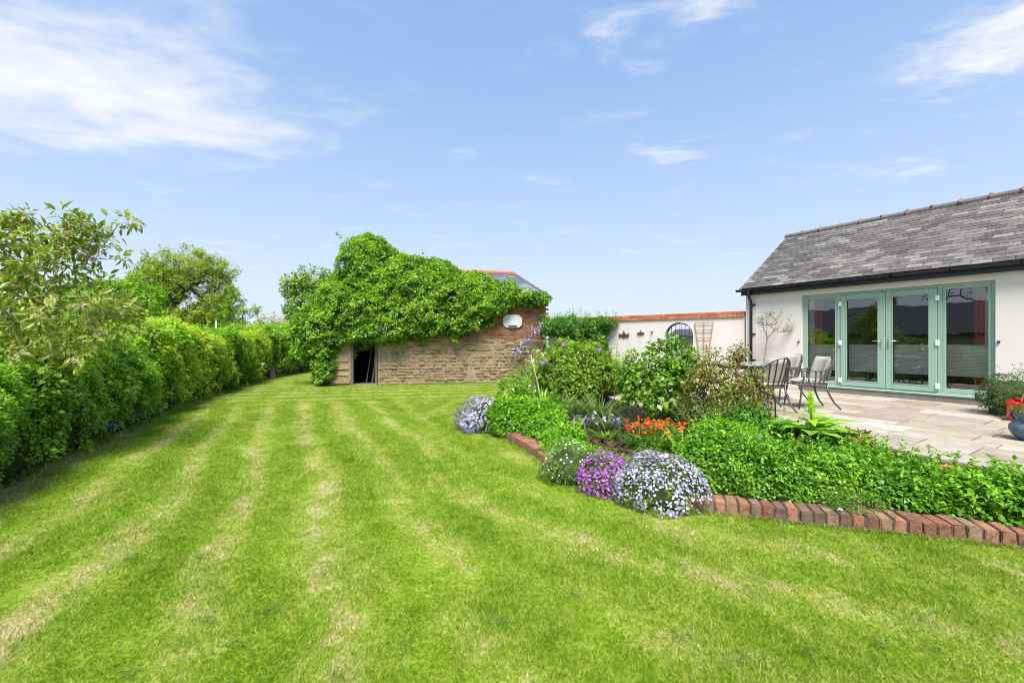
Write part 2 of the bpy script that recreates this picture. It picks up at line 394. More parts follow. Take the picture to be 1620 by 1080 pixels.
def np_mesh(name, V, F, mat, parent=None, v=None, smooth=False):
    """V (n,3), F (m,k) with one k"""
    me = bpy.data.meshes.new(name)
    V = np.asarray(V, np.float32); F = np.asarray(F, np.int32); k = F.shape[1]
    me.vertices.add(len(V)); me.vertices.foreach_set('co', V.ravel())
    me.loops.add(F.size); me.loops.foreach_set('vertex_index', F.ravel())
    me.polygons.add(len(F)); me.polygons.foreach_set('loop_start', np.arange(0, F.size, k, dtype=np.int32))
    me.update(calc_edges=True)
    if v is not None:
        at = me.attributes.new('v', 'FLOAT', 'POINT'); at.data.foreach_set('value', np.asarray(v, np.float32))
    return link(name, me, mat, parent, smooth)

def unit(a): return a / np.maximum(np.linalg.norm(a, axis=-1, keepdims=True), 1e-9)
def rdir(n): return unit(rng.normal(size=(n, 3)))
def lump(Pt, scale, seed=0, k=7):
    r = np.random.default_rng(1000 + seed); out = np.zeros(len(Pt))
    for i in range(k):
        d = unit(r.normal(size=3)) * scale * (.6 + 1.2 * r.random()); out += np.sin(Pt @ d * 2 * math.pi + r.random() * 6.28)
    return out / math.sqrt(k) / 1.2

class Leaves:
    """collects leaves of one part and builds them as one mesh"""
    def __init__(s): s.V = []; s.v = []
    def add(s, Pt, D, N, L, W, val=None, fold=.18, droop=.15, big=False):
        n = len(Pt)
        if n == 0: return s
        D = unit(D); N = unit(N - D * np.sum(N * D, 1, keepdims=True)); B = np.cross(N, D)
        L = np.broadcast_to(np.asarray(L, float), (n,))[:, None]; W = np.broadcast_to(np.asarray(W, float), (n,))[:, None]
        if val is None: val = rng.random(n)
        if big:
            rows = []
            for tt, ww in ((0, .12), (.28, .85), (.62, .9), (1, 0.04)):
                mid = Pt + D * L * tt - N * L * droop * tt * tt
                rows.append((mid + B * W * .5 * ww + N * fold * W * ww, mid, mid - B * W * .5 * ww + N * fold * W * ww))
            for i in range(3):
                (l0, m0, r0), (l1, m1, r1) = rows[i], rows[i + 1]
                s.V.append(np.stack([m0, m1, l1, l0], 1).reshape(-1, 3)); s.V.append(np.stack([m0, r0, r1, m1], 1).reshape(-1, 3))
                s.v.append(np.repeat(val, 4)); s.v.append(np.repeat(val, 4))
        else:
            tip = Pt + D * L - N * L * droop; mid = Pt + D * L * .45
            l = mid + B * W * .5 + N * fold * W; r = mid - B * W * .5 + N * fold * W
            s.V.append(np.stack([Pt, r, tip, l], 1).reshape(-1, 3)); s.v.append(np.repeat(val, 4))
        return s
    def flowers(s, Pt, N, size, val=None, petals=1):
        """small flat flowers: a square rosette each (petals=2 adds a crossed one)"""
        n = len(Pt); size = np.broadcast_to(np.asarray(size, float), (n,))[:, None]
        N = unit(N); A = unit(np.cross(N, rdir(n))); B = np.cross(N, A)
        if val is None: val = rng.random(n)
        for k in range(petals):
            c, q = math.cos(k * .8), math.sin(k * .8)
            a = A * c + B * q; b = B * c - A * q; o = N * size * .12 * k
            s.V.append(np.stack([Pt + o + a * size * .5, Pt + o + b * size * .5, Pt + o - a * size * .5, Pt + o - b * size * .5], 1).reshape(-1, 3)); s.v.append(np.repeat(val, 4))
        return s
    def count(s): return sum(len(a) for a in s.V) // 4
    def build(s, name, mat, parent=None):
        V = np.concatenate(s.V); F = np.arange(len(V)).reshape(-1, 4)
        return np_mesh(name, V, F, mat, parent, np.concatenate(s.v))

def clumps(Lv, Pc, Nc, per, cr, L, W, up=.35, vj=.4, droop=.2, spread=1.0, vbase=None, big=False):
    """rosettes of leaves at points Pc with outward normals Nc; every clump has its own tone"""
    n = len(Pc); per = int(per)
    Nn = np.repeat(unit(Nc), per, 0); c = np.repeat(Pc, per, 0)
    d = rdir(n * per); d = unit(d * spread + Nn * .9)
    pos = c + d * (cr * rng.random(n * per) ** .5)[:, None]
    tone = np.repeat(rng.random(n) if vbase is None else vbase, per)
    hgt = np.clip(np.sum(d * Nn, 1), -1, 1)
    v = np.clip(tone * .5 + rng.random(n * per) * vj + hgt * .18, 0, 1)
    ax = unit(d + rdir(n * per) * .7 - np.array([0, 0, .25]))
    nm = unit(Nn * .5 + d * .5 + np.array([0, 0, up]) + rdir(n * per) * .35)
    s = (.55 + .75 * rng.random(n * per)) * np.repeat(.8 + .45 * rng.random(n), per)
    Lv.add(pos, ax, nm, L * s, W * s, v, droop=droop, big=big)

def shell(ells, n, inner=.93, noise_amp=.12, noise_scale=1.2, zmin=None, seed=0, keep=None):
    """points + normals over a union of ellipsoids (cx,cy,cz,rx,ry,rz), with lumps"""
    E = np.array(ells, float); ar = (E[:, 3] * E[:, 4] + E[:, 4] * E[:, 5] + E[:, 3] * E[:, 5]); ar /= ar.sum()
    idx = rng.choice(len(E), n, p=ar); d = rdir(n)
    Pt = E[idx, :3] + d * E[idx, 3:]; N = unit(d / E[idx, 3:])
    ok = np.ones(n, bool)
    for j in range(len(E)):
        q = (Pt - E[j, :3]) / E[j, 3:]; ok &= ~((np.sum(q * q, 1) < inner ** 2) & (idx != j))
    if zmin is not None: ok &= Pt[:, 2] > zmin
    if keep is not None: ok &= keep(Pt)
    Pt, N, idx = Pt[ok], N[ok], idx[ok]
    Pt = Pt + N * (lump(Pt, noise_scale, seed) * noise_amp * np.min(E[idx, 3:], 1))[:, None]
    return Pt, N
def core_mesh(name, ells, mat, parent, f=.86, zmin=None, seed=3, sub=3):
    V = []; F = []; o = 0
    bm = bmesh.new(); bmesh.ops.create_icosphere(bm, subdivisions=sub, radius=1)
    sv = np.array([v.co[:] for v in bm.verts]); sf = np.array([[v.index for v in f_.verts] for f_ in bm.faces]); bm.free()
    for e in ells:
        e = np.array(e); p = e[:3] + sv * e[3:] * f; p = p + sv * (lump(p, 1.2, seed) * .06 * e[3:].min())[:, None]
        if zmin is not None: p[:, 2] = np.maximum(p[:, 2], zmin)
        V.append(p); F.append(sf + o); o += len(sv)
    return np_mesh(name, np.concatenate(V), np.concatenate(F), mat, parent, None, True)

def rel(ells, base): return [(e[0] - base[0], e[1] - base[1], e[2] - base[2], *e[3:]) for e in ells]

def bush(name, label, cat, base, ells, n, per, cr, L, W, mat, core=True, corescale=.84, zmin=.0, group=None, up=.35, noise_amp=.14, noise_scale=1.3, seed=0, flower=None, big=False, coremat='core', droop=.2, spread=1.0, sprigs=0):
    """a plant whose foliage fills a union of ellipsoids (world coordinates)"""
    root = empty(name, base, 0, label, cat, group)
    el = rel(ells, base); zl = zmin - base[2]
    Lv = Leaves()
    Pt, N = shell(el, n, .93, noise_amp, noise_scale, zl, seed)
    zz = (Pt[:, 2] - Pt[:, 2].min()) / max(.01, np.ptp(Pt[:, 2]))
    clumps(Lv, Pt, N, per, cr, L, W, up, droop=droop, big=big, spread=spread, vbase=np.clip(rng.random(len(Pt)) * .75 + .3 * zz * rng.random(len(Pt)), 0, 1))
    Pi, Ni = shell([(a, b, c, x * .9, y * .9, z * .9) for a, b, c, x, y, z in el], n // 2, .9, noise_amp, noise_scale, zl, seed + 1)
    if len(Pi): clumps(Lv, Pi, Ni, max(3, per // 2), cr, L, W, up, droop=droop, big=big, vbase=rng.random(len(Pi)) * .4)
    if sprigs:       # shoots standing out of the outline
        Ps, Ns = shell(el, sprigs, .97, noise_amp, noise_scale, zl, seed + 2, keep=None)
        up_ = Ns[:, 2] > .1; Ps, Ns = Ps[up_], Ns[up_]
        for k in range(5):
            q = Ps + (Ns * .5 + np.array([0, 0, .8])) * (cr * (.6 + .55 * k))
            clumps(Lv, q, Ns, 3, cr * .35, L * .9, W * .9, up, vbase=.5 + .5 * rng.random(len(q)))
    Lv.build('foliage', mat, root)
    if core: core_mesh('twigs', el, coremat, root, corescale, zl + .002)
    if flower:
        fm, fn, fs, fkeep = flower
        Pf, Nf = shell(el, fn, .95, noise_amp, noise_scale, zl, seed, keep=fkeep)
        Pf = Pf + Nf * cr * (.7 + .5 * rng.random(len(Pf)))[:, None]
        Lf = Leaves(); Lf.flowers(Pf, Nf + rdir(len(Pf)) * .45 + np.array([0, 0, .25]), fs * (.7 + .6 * rng.random(len(Pf))), petals=2); Lf.build('blossom', fm, root)
    return root

def grow(base, top, targets, r_tip=.004, step=.3, trunk_n=5, wob=.06, power=2.2, sag=.12, k=5, name='trunk', mat='bark', parent=None, pref=.35, rmax=None):
    """branching skeleton: each target joins the nearest limb. Returns (object, tip positions)"""
    base = np.array(base, float); top = np.array(top, float)
    pos = [base]; par = [-1]
    hl = np.linalg.norm(top - base)
    for i in range(1, trunk_n + 1):
        q = base + (top - base) * i / trunk_n + rng.normal(size=3) * wob * hl * .12 * (i < trunk_n); pos.append(q); par.append(len(pos) - 2)
    T = np.array(targets, float); order = np.argsort(np.linalg.norm(T - top, axis=1)); tips = []
    for ti in order:
        tg = T[ti]; A = np.array(pos)
        d = np.linalg.norm(A - tg, axis=1) + pref * np.maximum(0, A[:, 2] - tg[2] + .1 * hl * 0) * 1.5 + pref * .2 * np.linalg.norm(A - top, axis=1)
        d[0] += 1e3 if len(pos) > 1 else 0
        j = int(np.argmin(d)); p0 = pos[j]; ln = np.linalg.norm(tg - p0); m = max(1, int(round(ln / step)))
        last = j
        for i in range(1, m + 1):
            f = i / m; q = p0 + (tg - p0) * f
            q = q + np.array([0, 0, -sag * ln * math.sin(math.pi * f) * .6]) + rng.normal(size=3) * wob * ln / m * (i < m)
            pos.append(q); par.append(last); last = len(pos) - 1
        tips.append(last)
    n = len(pos); cnt = np.zeros(n)
    for t_ in tips: cnt[t_] += 1
    for i in range(n - 1, 0, -1): cnt[par[i]] += cnt[i]
    rad = r_tip * np.maximum(cnt, 1) ** (1 / power)
    if rmax: rad = np.minimum(rad, rmax)
    pos = np.array(pos); V = []; F = []; o = 0
    an = np.arange(k) * 2 * math.pi / k
    for i in range(1, n):
        a, b = pos[par[i]], pos[i]; d = b - a; l = np.linalg.norm(d)
        if l < 1e-6: continue
        d = d / l; u = np.cross(d, [0, 0, 1.]) if abs(d[2]) < .95 else np.cross(d, [1., 0, 0]); u /= np.linalg.norm(u); w_ = np.cross(d, u)
        ring = np.cos(an)[:, None] * u + np.sin(an)[:, None] * w_
        ra = min(rad[par[i]], rad[i] * 1.5); V.append(a + ring * ra); V.append(b + ring * rad[i])
        F += [(o + j, o + (j + 1) % k, o + k + (j + 1) % k, o + k + j) for j in range(k)]; o += 2 * k
    ob = np_mesh(name, np.concatenate(V), F, mat, parent, None, True)
    return ob, pos[tips], pos

def in_ell(ells, n):
    E = np.array(ells, float); vol = E[:, 3] * E[:, 4] * E[:, 5]; vol = vol ** .6; idx = rng.choice(len(E), n, p=vol / vol.sum())
    return E[idx, :3] + rdir(n) * (rng.random(n) ** (1 / 2.2))[:, None] * E[idx, 3:]
def tree(name, label, base, top, ells, ntip, per, cr, L, W, mat, bark='bark', group=None, r_tip=.008, step=.5, cat='tree', big=False, flower=None, sag=.12, wob=.06, droop=.2, power=2.2, extra=0, k=5, rmax=None):
    base = np.array(base, float)
    root = empty(name, base, 0, label, cat, group)
    el = rel(ells, base); T = in_ell(el, ntip)
    tr, tips, allp = grow((0, 0, -.05), np.array(top) - base, T, r_tip, step, wob=wob, sag=sag, mat=bark, parent=root, power=power, k=k, rmax=rmax)
    cen = np.average(np.array(el)[:, :3], axis=0)
    Lv = Leaves()
    clumps(Lv, tips, tips - cen + np.array([0, 0, .2]), per, cr, L, W, .4, droop=droop, big=big, spread=1.6)
    if extra:
        sel = allp[len(allp) // 3:][rng.integers(0, len(allp) - len(allp) // 3, extra)]
        clumps(Lv, sel, sel - cen, max(3, per // 2), cr, L, W, .4, droop=droop, big=big, spread=1.8, vbase=rng.random(len(sel)) * .5)
    Lv.build('crown', mat, root)
    if flower:
        fm, fn, fs = flower; sel = tips[rng.integers(0, len(tips), fn)]
        pts = np.repeat(sel, 9, 0) + rdir(fn * 9) * (cr * .45 * rng.random(fn * 9) ** .5)[:, None] - np.array([0, 0, cr * .25])
        Lf = Leaves(); Lf.flowers(pts, rdir(len(pts)), fs * (.6 + .7 * rng.random(len(pts))), petals=2); Lf.build('blossom', fm, root)
    return root

def clip_poly(poly, conv):
    out = list(poly)
    for i in range(len(conv)):
        a = conv[i]; b = conv[(i + 1) % len(conv)]; inp = out; out = []
        def side(p): return (b[0] - a[0]) * (p[1] - a[1]) - (b[1] - a[1]) * (p[0] - a[0])
        for j in range(len(inp)):
            p, q = inp[j], inp[(j + 1) % len(inp)]; sp, sq = side(p), side(q)
            if sp >= 0: out.append(p)
            if (sp >= 0) != (sq >= 0):
                f = sp / (sp - sq); out.append((p[0] + (q[0] - p[0]) * f, p[1] + (q[1] - p[1]) * f))
        if not out: return []
    return out
def area(p): return .5 * sum(p[i][0] * p[(i + 1) % len(p)][1] - p[(i + 1) % len(p)][0] * p[i][1] for i in range(len(p)))
def inside(p, poly):
    c = False; n = len(poly)
    for i in range(n):
        (x1, y1), (x2, y2) = poly[i], poly[(i + 1) % n]
        if (y1 > p[1]) != (y2 > p[1]) and p[0] < (x2 - x1) * (p[1] - y1) / (y2 - y1) + x1: c = not c
    return c
def inside_np(X, Y, poly):
    c = np.zeros(len(X), bool); n = len(poly)
    for i in range(n):
        (x1, y1), (x2, y2) = poly[i], poly[(i + 1) % n]
        if y1 == y2: continue
        c ^= ((y1 > Y) != (y2 > Y)) & (X < (x2 - x1) * (Y - y1) / (y2 - y1) + x1)
    return c
def smooth_path(pts, spacing):
    pts = np.array(pts, float); out = []
    n = len(pts)
    for i in range(n - 1):
        p0, p1, p2, p3 = pts[max(i - 1, 0)], pts[i], pts[i + 1], pts[min(i + 2, n - 1)]
        for f in np.linspace(0, 1, 24, endpoint=False):
            out.append(.5 * (2 * p1 + (p2 - p0) * f + (2 * p0 - 5 * p1 + 4 * p2 - p3) * f * f + (3 * p1 - p0 - 3 * p2 + p3) * f ** 3))
    out.append(pts[-1]); out = np.array(out)
    s = np.concatenate([[0], np.cumsum(np.linalg.norm(np.diff(out, axis=0), axis=1))])
    m = max(2, int(round(s[-1] / spacing)) + 1); q = np.linspace(0, s[-1], m)
    return np.stack([np.interp(q, s, out[:, c]) for c in range(out.shape[1])], 1)

# ------------------------------------------------------------------ ground, lawn, bed, patio
tag(MB().poly([(-900, -300, -.012), (900, -300, -.012), (900, 1800, -.012), (-900, 1800, -.012)], [(0, 1, 2, 3)]).build('ground', 'field'), kind='structure')
KERB = [(4.6, 2.35), (3.58, 2.98), (3.01, 3.18), (2.43, 3.35), (1.76, 3.58), (1.28, 3.72), (.9, 4.05), (.46, 4.70), (.27, 5.38), (-.08, 6.28), (-.42, 6.95), (-.55, 7.5), (-.48, 8.6), (-.2, 10.4), (.3, 12.4), (1.1, 14.7)]
PATIO = [(7.6, -1.6), (5.3, 2.1), (4.42, 3.55), (4.12, 4.15), (4.0, 4.75), (3.75, 5.6), (3.2, 6.4), (2.5, 7.0), (2.1, 7.8), (1.95, 9.0), (2.05, 10.4), (2.3, 12.1), (3.4, 12.35), (4.4, 12.1), (6.03, 11.2), (10.7, 3.7), (12.5, .8)]
LAWN = [(-14, -3), (9, -3), (9, 14), (3, 15.2), (-5.9, 13.9), (-5.9, 40), (-14, 40)]
tag(MB().poly([(x, y, 0) for x, y in LAWN], [tuple(range(len(LAWN)))]).build('lawn', 'lawn'), kind='structure')
kp = smooth_path(KERB, .088)
bed_front = [tuple(p) for p in smooth_path(KERB, .3)]
BED = bed_front + [(2.2, 14.6), (3.4, 13.4), (4.4, 12.2), (3.4, 12.35), (2.3, 12.1), (2.05, 10.4), (1.95, 9.0), (2.1, 7.8), (2.5, 7.0), (3.2, 6.4), (3.75, 5.6), (4.0, 4.75), (4.12, 4.15), (4.42, 3.55), (5.3, 2.1)]
SOIL = .085
_bf = np.array(bed_front); _dv = unit(np.gradient(_bf, axis=0)); _in = _bf + np.stack([_dv[:, 1], -_dv[:, 0]], 1) * .10
bm = bmesh.new(); vs = [bm.verts.new((x, y, SOIL)) for x, y in reversed([tuple(q) for q in _in] + BED[len(bed_front):])]; f = bm.faces.new(vs); bmesh.ops.triangulate(bm, faces=[f])
bmesh.ops.subdivide_edges(bm, edges=bm.edges[:], cuts=3, use_grid_fill=True)
for v in bm.verts: v.co.z += .02 * math.sin(v.co.x * 7 + 1) * math.cos(v.co.y * 6)
me = bpy.data.meshes.new('flower_bed'); bm.to_mesh(me); bm.free()
tag(link('flower_bed', me, 'soil'), kind='structure')
# bark mulch over the bed
n = 5200; X = rng.uniform(-.3, 4.2, n * 3); Y = rng.uniform(3.2, 9.5, n * 3); ok = inside_np(X, Y, BED)
ok &= np.array([np.min((kp[:, 0] - a_) ** 2 + (kp[:, 1] - b_) ** 2) > .30 ** 2 for a_, b_ in zip(X, Y)]); X, Y = X[ok][:n], Y[ok][:n]; n = len(X)
ctr = np.stack([X, Y, SOIL + .022 + .012 * rng.random(n)], 1); a = unit(rdir(n) * np.array([1, 1, .35])); b = unit(np.cross(a, rdir(n))); c_ = np.cross(a, b)
la = (.014 + .03 * rng.random(n))[:, None]; lb = (.008 + .012 * rng.random(n))[:, None]; lc = .004
V = np.concatenate([np.stack([ctr + sx * a * la + sy * b * lb + sz * c_ * lc for sx, sy, sz in ((-1, -1, -1), (1, -1, -1), (1, 1, -1), (-1, 1, -1), (-1, -1, 1), (1, -1, 1), (1, 1, 1), (-1, 1, 1))], 1)]).reshape(-1, 3)
F = (np.arange(n)[:, None, None] * 8 + np.array([(0, 3, 2, 1), (4, 5, 6, 7), (0, 1, 5, 4), (1, 2, 6, 5), (2, 3, 7, 6), (3, 0, 4, 7)])[None]).reshape(-1, 4)
tag(np_mesh('bark_mulch', V, F, 'chips'), 'dark brown bark mulch scattered over the flower bed soil', 'mulch', kind='stuff')

# grass blades, thinning and widening with distance
def blades(n, y0, y1, hgt):
    Y = np.exp(rng.uniform(math.log(y0), math.log(y1), n)); X = (Y * 1.22 + 2.3) * rng.uniform(-1, 1, n)
    ok = inside_np(X, Y, LAWN) & ~inside_np(X, Y, BED) & ~inside_np(X, Y, PATIO)
    hx = np.interp(Y, [1.8, 3.9, 5.6, 9.8, 13, 16.3, 20.5, 26], [-3.9, -4.7, -5.6, -7.4, -8.4, -9.35, -9.6, -9.2]); ok &= X > hx - .3
    X, Y = X[ok], Y[ok]; n = len(X)
    dens = lump(np.stack([X, Y, 0 * X], 1), .9, 5) + .6 * lump(np.stack([X, Y, 0 * X], 1), 3.1, 6)
    h = hgt * (.5 + .9 * rng.random(n)) * (1 + .28 * dens); az = rng.random(n) * 6.283; ln = h * (.35 + .9 * rng.random(n))
    run = np.sign(np.sin((.895 * X + .446 * Y) * 2 * math.pi / .66)); near = X + .3 * Y < .6      # the mower lays alternate runs opposite ways
    dx = np.cos(az) * ln + np.where(near, run * -.45 * h * .12, 0); dy = np.sin(az) * ln + np.where(near, run * .89 * h * .12, 0)
    p = np.stack([X, Y, np.full(n, -.002)], 1); s = .0029 * Y ** .78 * (.6 + .8 * rng.random(n)); a2 = rng.random(n) * 6.283
    side = np.stack([np.cos(a2) * s, np.sin(a2) * s, 0 * s], 1) * .5
    tip = p + np.stack([dx, dy, h], 1)
    return np.stack([p - side, p + side, tip], 1).reshape(-1, 3), np.repeat(rng.random(n), 3)
V, vv = blades(1800000, 1.1, 26, .0165)
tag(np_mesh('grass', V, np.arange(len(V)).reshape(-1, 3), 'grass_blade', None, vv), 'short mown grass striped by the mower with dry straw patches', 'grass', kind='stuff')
# longer uncut grass against the kerb and along the hedge and barn foot
Lv = Leaves()
for path, nn, hh in ((kp, 6500, .040), (smooth_path([(-3.9, 1.8), (-4.75, 3.9), (-5.64, 5.6), (-7.4, 9.8), (-9.4, 16.3)], .1) + np.array([.06, 0]), 4500, .07), (smooth_path([(-5.6, 13.86), (1.2, 15.2)], .1), 2500, .06)):
    i = rng.integers(0, len(path) - 1, nn); tdir = path[np.minimum(i + 1, len(path) - 1)] - path[i]
    nrm = unit(np.stack([-tdir[:, 1], tdir[:, 0]], 1)) if path is kp else np.zeros((nn, 2))
    off = rng.random(nn)[:, None]; q = path[i] + tdir * rng.random(nn)[:, None] + (nrm * -1 * 0) + rng.normal(size=(nn, 2)) * .03
    if path is kp: q = path[i] + tdir * rng.random(nn)[:, None] + nrm * (.012 + .05 * off)
    p3 = np.stack([q[:, 0], q[:, 1], np.zeros(nn)], 1); d = unit(rng.normal(size=(nn, 3)) * .4 + np.array([0, 0, 1]))
    Lv.add(p3, d, rdir(nn), hh * (.4 + rng.random(nn)), .006, None, 0, .2)
tag(Lv.build('edge_grass', 'grass_blade'), 'longer unmown grass along the kerb, hedge foot and barn foot', 'grass', kind='stuff')
# fallen petals and clippings on the lawn by the hedge
n = 200; s = rng.random(n); X = np.interp(s, [0, .35, 1], [-4.0, -4.9, -7.0]) + rng.random(n) ** 1.6 * 2.2; Y = np.interp(s, [0, .35, 1], [3.0, 4.6, 9.0]) + rng.normal(size=n) * .2
Lf = Leaves(); Lf.flowers(np.stack([X, Y, .034 + 0 * X], 1), rdir(n) * .3 + np.array([0, 0, 1]), .011 * (.5 + rng.random(n))); tag(Lf.build('fallen_petals', 'blossom'), 'pale pink fallen cherry petals scattered on the lawn by the hedge', 'petals', kind='stuff')

n = 46; Lv = Leaves(); cy = np.exp(rng.uniform(math.log(1.7), math.log(6.5), n)); cx = cy * rng.uniform(-.9, 1.0, n); ok = ~inside_np(cx, cy, BED) & (cx > -4.0)
for x, y in zip(cx[ok], cy[ok]):
    m_ = 40; q = np.stack([x + rng.normal(size=m_) * .028, y + rng.normal(size=m_) * .022, .026 + .012 * rng.random(m_)], 1)
    Lv.add(q, rng.normal(size=(m_, 3)) * np.array([1, 1, .25]), rdir(m_), .02 + .025 * rng.random(m_), .0032, None, 0, .3)
tag(Lv.build('grass_clippings', 'grey_leaf'), 'small grey green clumps of grass clippings left on the lawn', 'clippings', kind='stuff')

# kerb of bricks on edge
kerb = empty('brick_kerb', (1.76, 3.58, 0), 0, 'curving low kerb of red bricks on edge round the flower bed', 'kerb')
kw = MB(); off = Vector((1.76, 3.58, 0))
nv = np.zeros_like(kp); dv = np.gradient(kp, axis=0); dv = unit(dv); nv = np.stack([dv[:, 1], -dv[:, 0]], 1)   # inward, towards the bed
inn = kp + nv * .19
strip = []
for a_, b_ in zip(kp, inn): strip.append((a_, b_))
vsm = []; fsm = []
for i, (a_, b_) in enumerate(strip):
    nrm = nv[i]
    for q, z in ((a_ + nrm * -.004, -.03), (a_ + nrm * -.004, .014), (a_ + nrm * .014, .02), (a_ + nrm * .016, .094), (b_ - nrm * .006, .094), (b_ - nrm * .006, -.03)):
        vsm.append((q[0] - off.x, q[1] - off.y, z))
    if i: fsm += [((i - 1) * 6 + j, i * 6 + j, i * 6 + j + 1, (i - 1) * 6 + j + 1) for j in range(5)]
kw.poly(vsm, fsm).build('mortar', 'bed_mortar', kerb)
brick_meshes = []
for q in range(7):
    bm = bmesh.new(); bmesh.ops.create_cube(bm, size=1)
    for v in bm.verts: v.co = (v.co.x * .0775, v.co.y * .205, v.co.z * .106); v.co += Vector(rng.normal(size=3) * .0024)
    bmesh.ops.bevel(bm, geom=bm.edges[:], offset=.0065, segments=2, affect='EDGES')
    for v in bm.verts: v.co += Vector(rng.normal(size=3) * .0011)
    me = bpy.data.meshes.new('brick'); bm.to_mesh(me); bm.free(); me.materials.append(MATS['kerb_brick']); brick_meshes.append(me)
for i in range(len(kp) - 1):
    c2 = (kp[i] + kp[i + 1]) / 2; d2 = dv[i]; n2 = nv[i]
    if np.linalg.norm(kp[i + 1] - kp[i]) < .05: continue
    o = bpy.data.objects.new('brick', brick_meshes[i % 7 if i % 3 else (i // 3) % 7]); C.objects.link(o); o.parent = kerb
    q = c2 + n2 * (.102 + rng.normal() * .0022)
    o.location = (q[0] - off.x, q[1] - off.y, .055 + rng.normal() * .003)
    o.rotation_euler = (rng.normal() * .02, rng.normal() * .025, math.atan2(d2[1], d2[0]) + rng.normal() * .02 + (math.pi if i % 2 else 0))

# patio of sandstone slabs, laid square to the house
PZ = .32
HR = math.atan2(-.848, .53)
HO = Vector((6.12, 11.17, 0))
ux, uy = math.cos(HR), math.sin(HR)
def to_h(p): dx, dy = p[0] - HO.x, p[1] - HO.y; return (dx * ux + dy * uy, -dx * uy + dy * ux)
pat = [to_h(p) for p in PATIO]
if area(pat) < 0: pat = pat[::-1]
patio = tag(MB().prism(pat, 0.02, PZ - .03).build('patio', 'joint'), kind='structure'); patio.location = (HO.x, HO.y, 0); patio.rotation_euler = (0, 0, HR)
# slabs: rows of mixed sizes out from the house
y = -.02; rows = []
k = 0
while y > -11:
    d = random.choice((.45, .60, .60, .30, .60, .45)); x = -6 - random.random() * .6; row = []
    while x < 11:
        l = random.choice((.45, .60, .75, .90, .60, .90)); row.append((x, x + l)); x += l
    rows.append((y - d, y, row)); y -= d
slabs = []
for (y0, y1, row) in rows:
    for (x0, x1) in row:
        g = .0085
        if random.random() < .22 and (y1 - y0) > .5: cells = [(x0, x1, y0, (y0 + y1) / 2), (x0, x1, (y0 + y1) / 2, y1)]
        else: cells = [(x0, x1, y0, y1)]
        for (a0, a1, b0, b1) in cells:
            j = lambda: random.uniform(-.004, .004)
            rect = [(a0 + g + j(), b0 + g + j()), (a1 - g + j(), b0 + g + j()), (a1 - g + j(), b1 - g + j()), (a0 + g + j(), b1 - g + j())]
            q = clip_poly(pat, rect)
            if len(q) >= 3 and abs(area(q)) > .01: slabs.append(q)
slabs = [q for q in slabs]
vis = []
for q in slabs:
    c0 = sum(p[0] for p in q) / len(q), sum(p[1] for p in q) / len(q)
    W_ = (HO.x + c0[0] * ux - c0[1] * uy, HO.y + c0[0] * uy + c0[1] * ux)
    vis.append((W_[1] > .3 and abs(W_[0] / W_[1]) < 1.45, W_[1], q))
cnt = 0; rest = MB()
for show, dist, q in sorted(vis, key=lambda a: a[1]):
    zt = PZ + random.uniform(-.003, .003)
    if show and cnt < 295:
        mb = MB(); mb.prism(q, PZ - .04, zt); o = mb.build('slab', 'slab', patio); cnt += 1
        bm = bmesh.new(); bm.from_mesh(o.data); bmesh.ops.remove_doubles(bm, verts=bm.verts, dist=.0005)
        es = [e for e in bm.edges if all(abs(v.co.z - zt) < 1e-4 for v in e.verts)]
        try: bmesh.ops.bevel(bm, geom=es, offset=.004, segments=1, affect='EDGES', clamp_overlap=True)
        except Exception: pass
        bm.to_mesh(o.data); bm.free()
    else: rest.prism(q, PZ - .04, zt)
if rest.v: tag(rest.build('slab', 'slab', patio), kind='stuff')
# brick riser below the patio edge
edge = smooth_path([to_h(p) for p in PATIO[0:12]], .23)
de = unit(np.gradient(edge, axis=0)); ne = np.stack([de[:, 1], -de[:, 0]], 1)
if inside(tuple(edge[10] + ne[10] * .1), pat): ne = -ne
for i in range(0, min(len(edge) - 1, 34)):
    for row in range(2):
        c2 = (edge[i] + edge[i + 1]) / 2 + ne[i] * .012 + de[i] * (.11 if row else 0); z0 = .12 + row * .078
        mb = MB(); mb.box(-.106, .106, -.05, .012, -.033, .033)
        o = mb.build('brick', 'coping', patio, bevel=.005); o.location = (c2[0], c2[1], z0 + .035); o.rotation_euler = (0, 0, math.atan2(de[i][1], de[i][0]))

# ------------------------------------------------------------------ the white house
house = empty('house', (HO.x, HO.y, 0), HR, 'white rendered single storey house with slate roof and green glazed doors', 'house')
EZ = 2.74
X1 = 7.6; DEP = 4.64
fx0, fx1, fz0, fz1 = 1.316, 4.385, .43, 2.53
mb = MB()
# front wall as a frame round the opening
mb.box(0, fx0, 0, .28, -.05, EZ); mb.box(fx1, X1, 0, .28, -.05, EZ)
mb.box(fx0, fx1, 0, .28, fz1, EZ)
mb.build('wall', 'house_render', house)
mb = MB()
pts = [(.28, -.05), (DEP, -.05), (DEP, EZ), (DEP / 2, 4.38), (0.28, EZ)]
n0 = len(pts)
mb.poly([(0, y, z) for y, z in pts] + [(.28, y, z) for y, z in pts], [tuple(range(n0 - 1, -1, -1)), tuple(range(n0, 2 * n0))] + [(i, (i + 1) % n0, n0 + (i + 1) % n0, n0 + i) for i in range(n0)])
mb.build('gable_wall', 'house_render', house)
MB().box(.281, X1, DEP - .28, DEP, -.05, EZ).build('rear_wall', 'house_render', house)
MB().box(X1 - .02, X1 + .25, .281, DEP - .281, -.05, EZ).build('end_wall', 'house_render', house)
MB().box(fx0 - .02, fx1 + .02, -.035, .27, PZ - .05, fz0 - .002).build('threshold', 'concrete', house, bevel=.006)
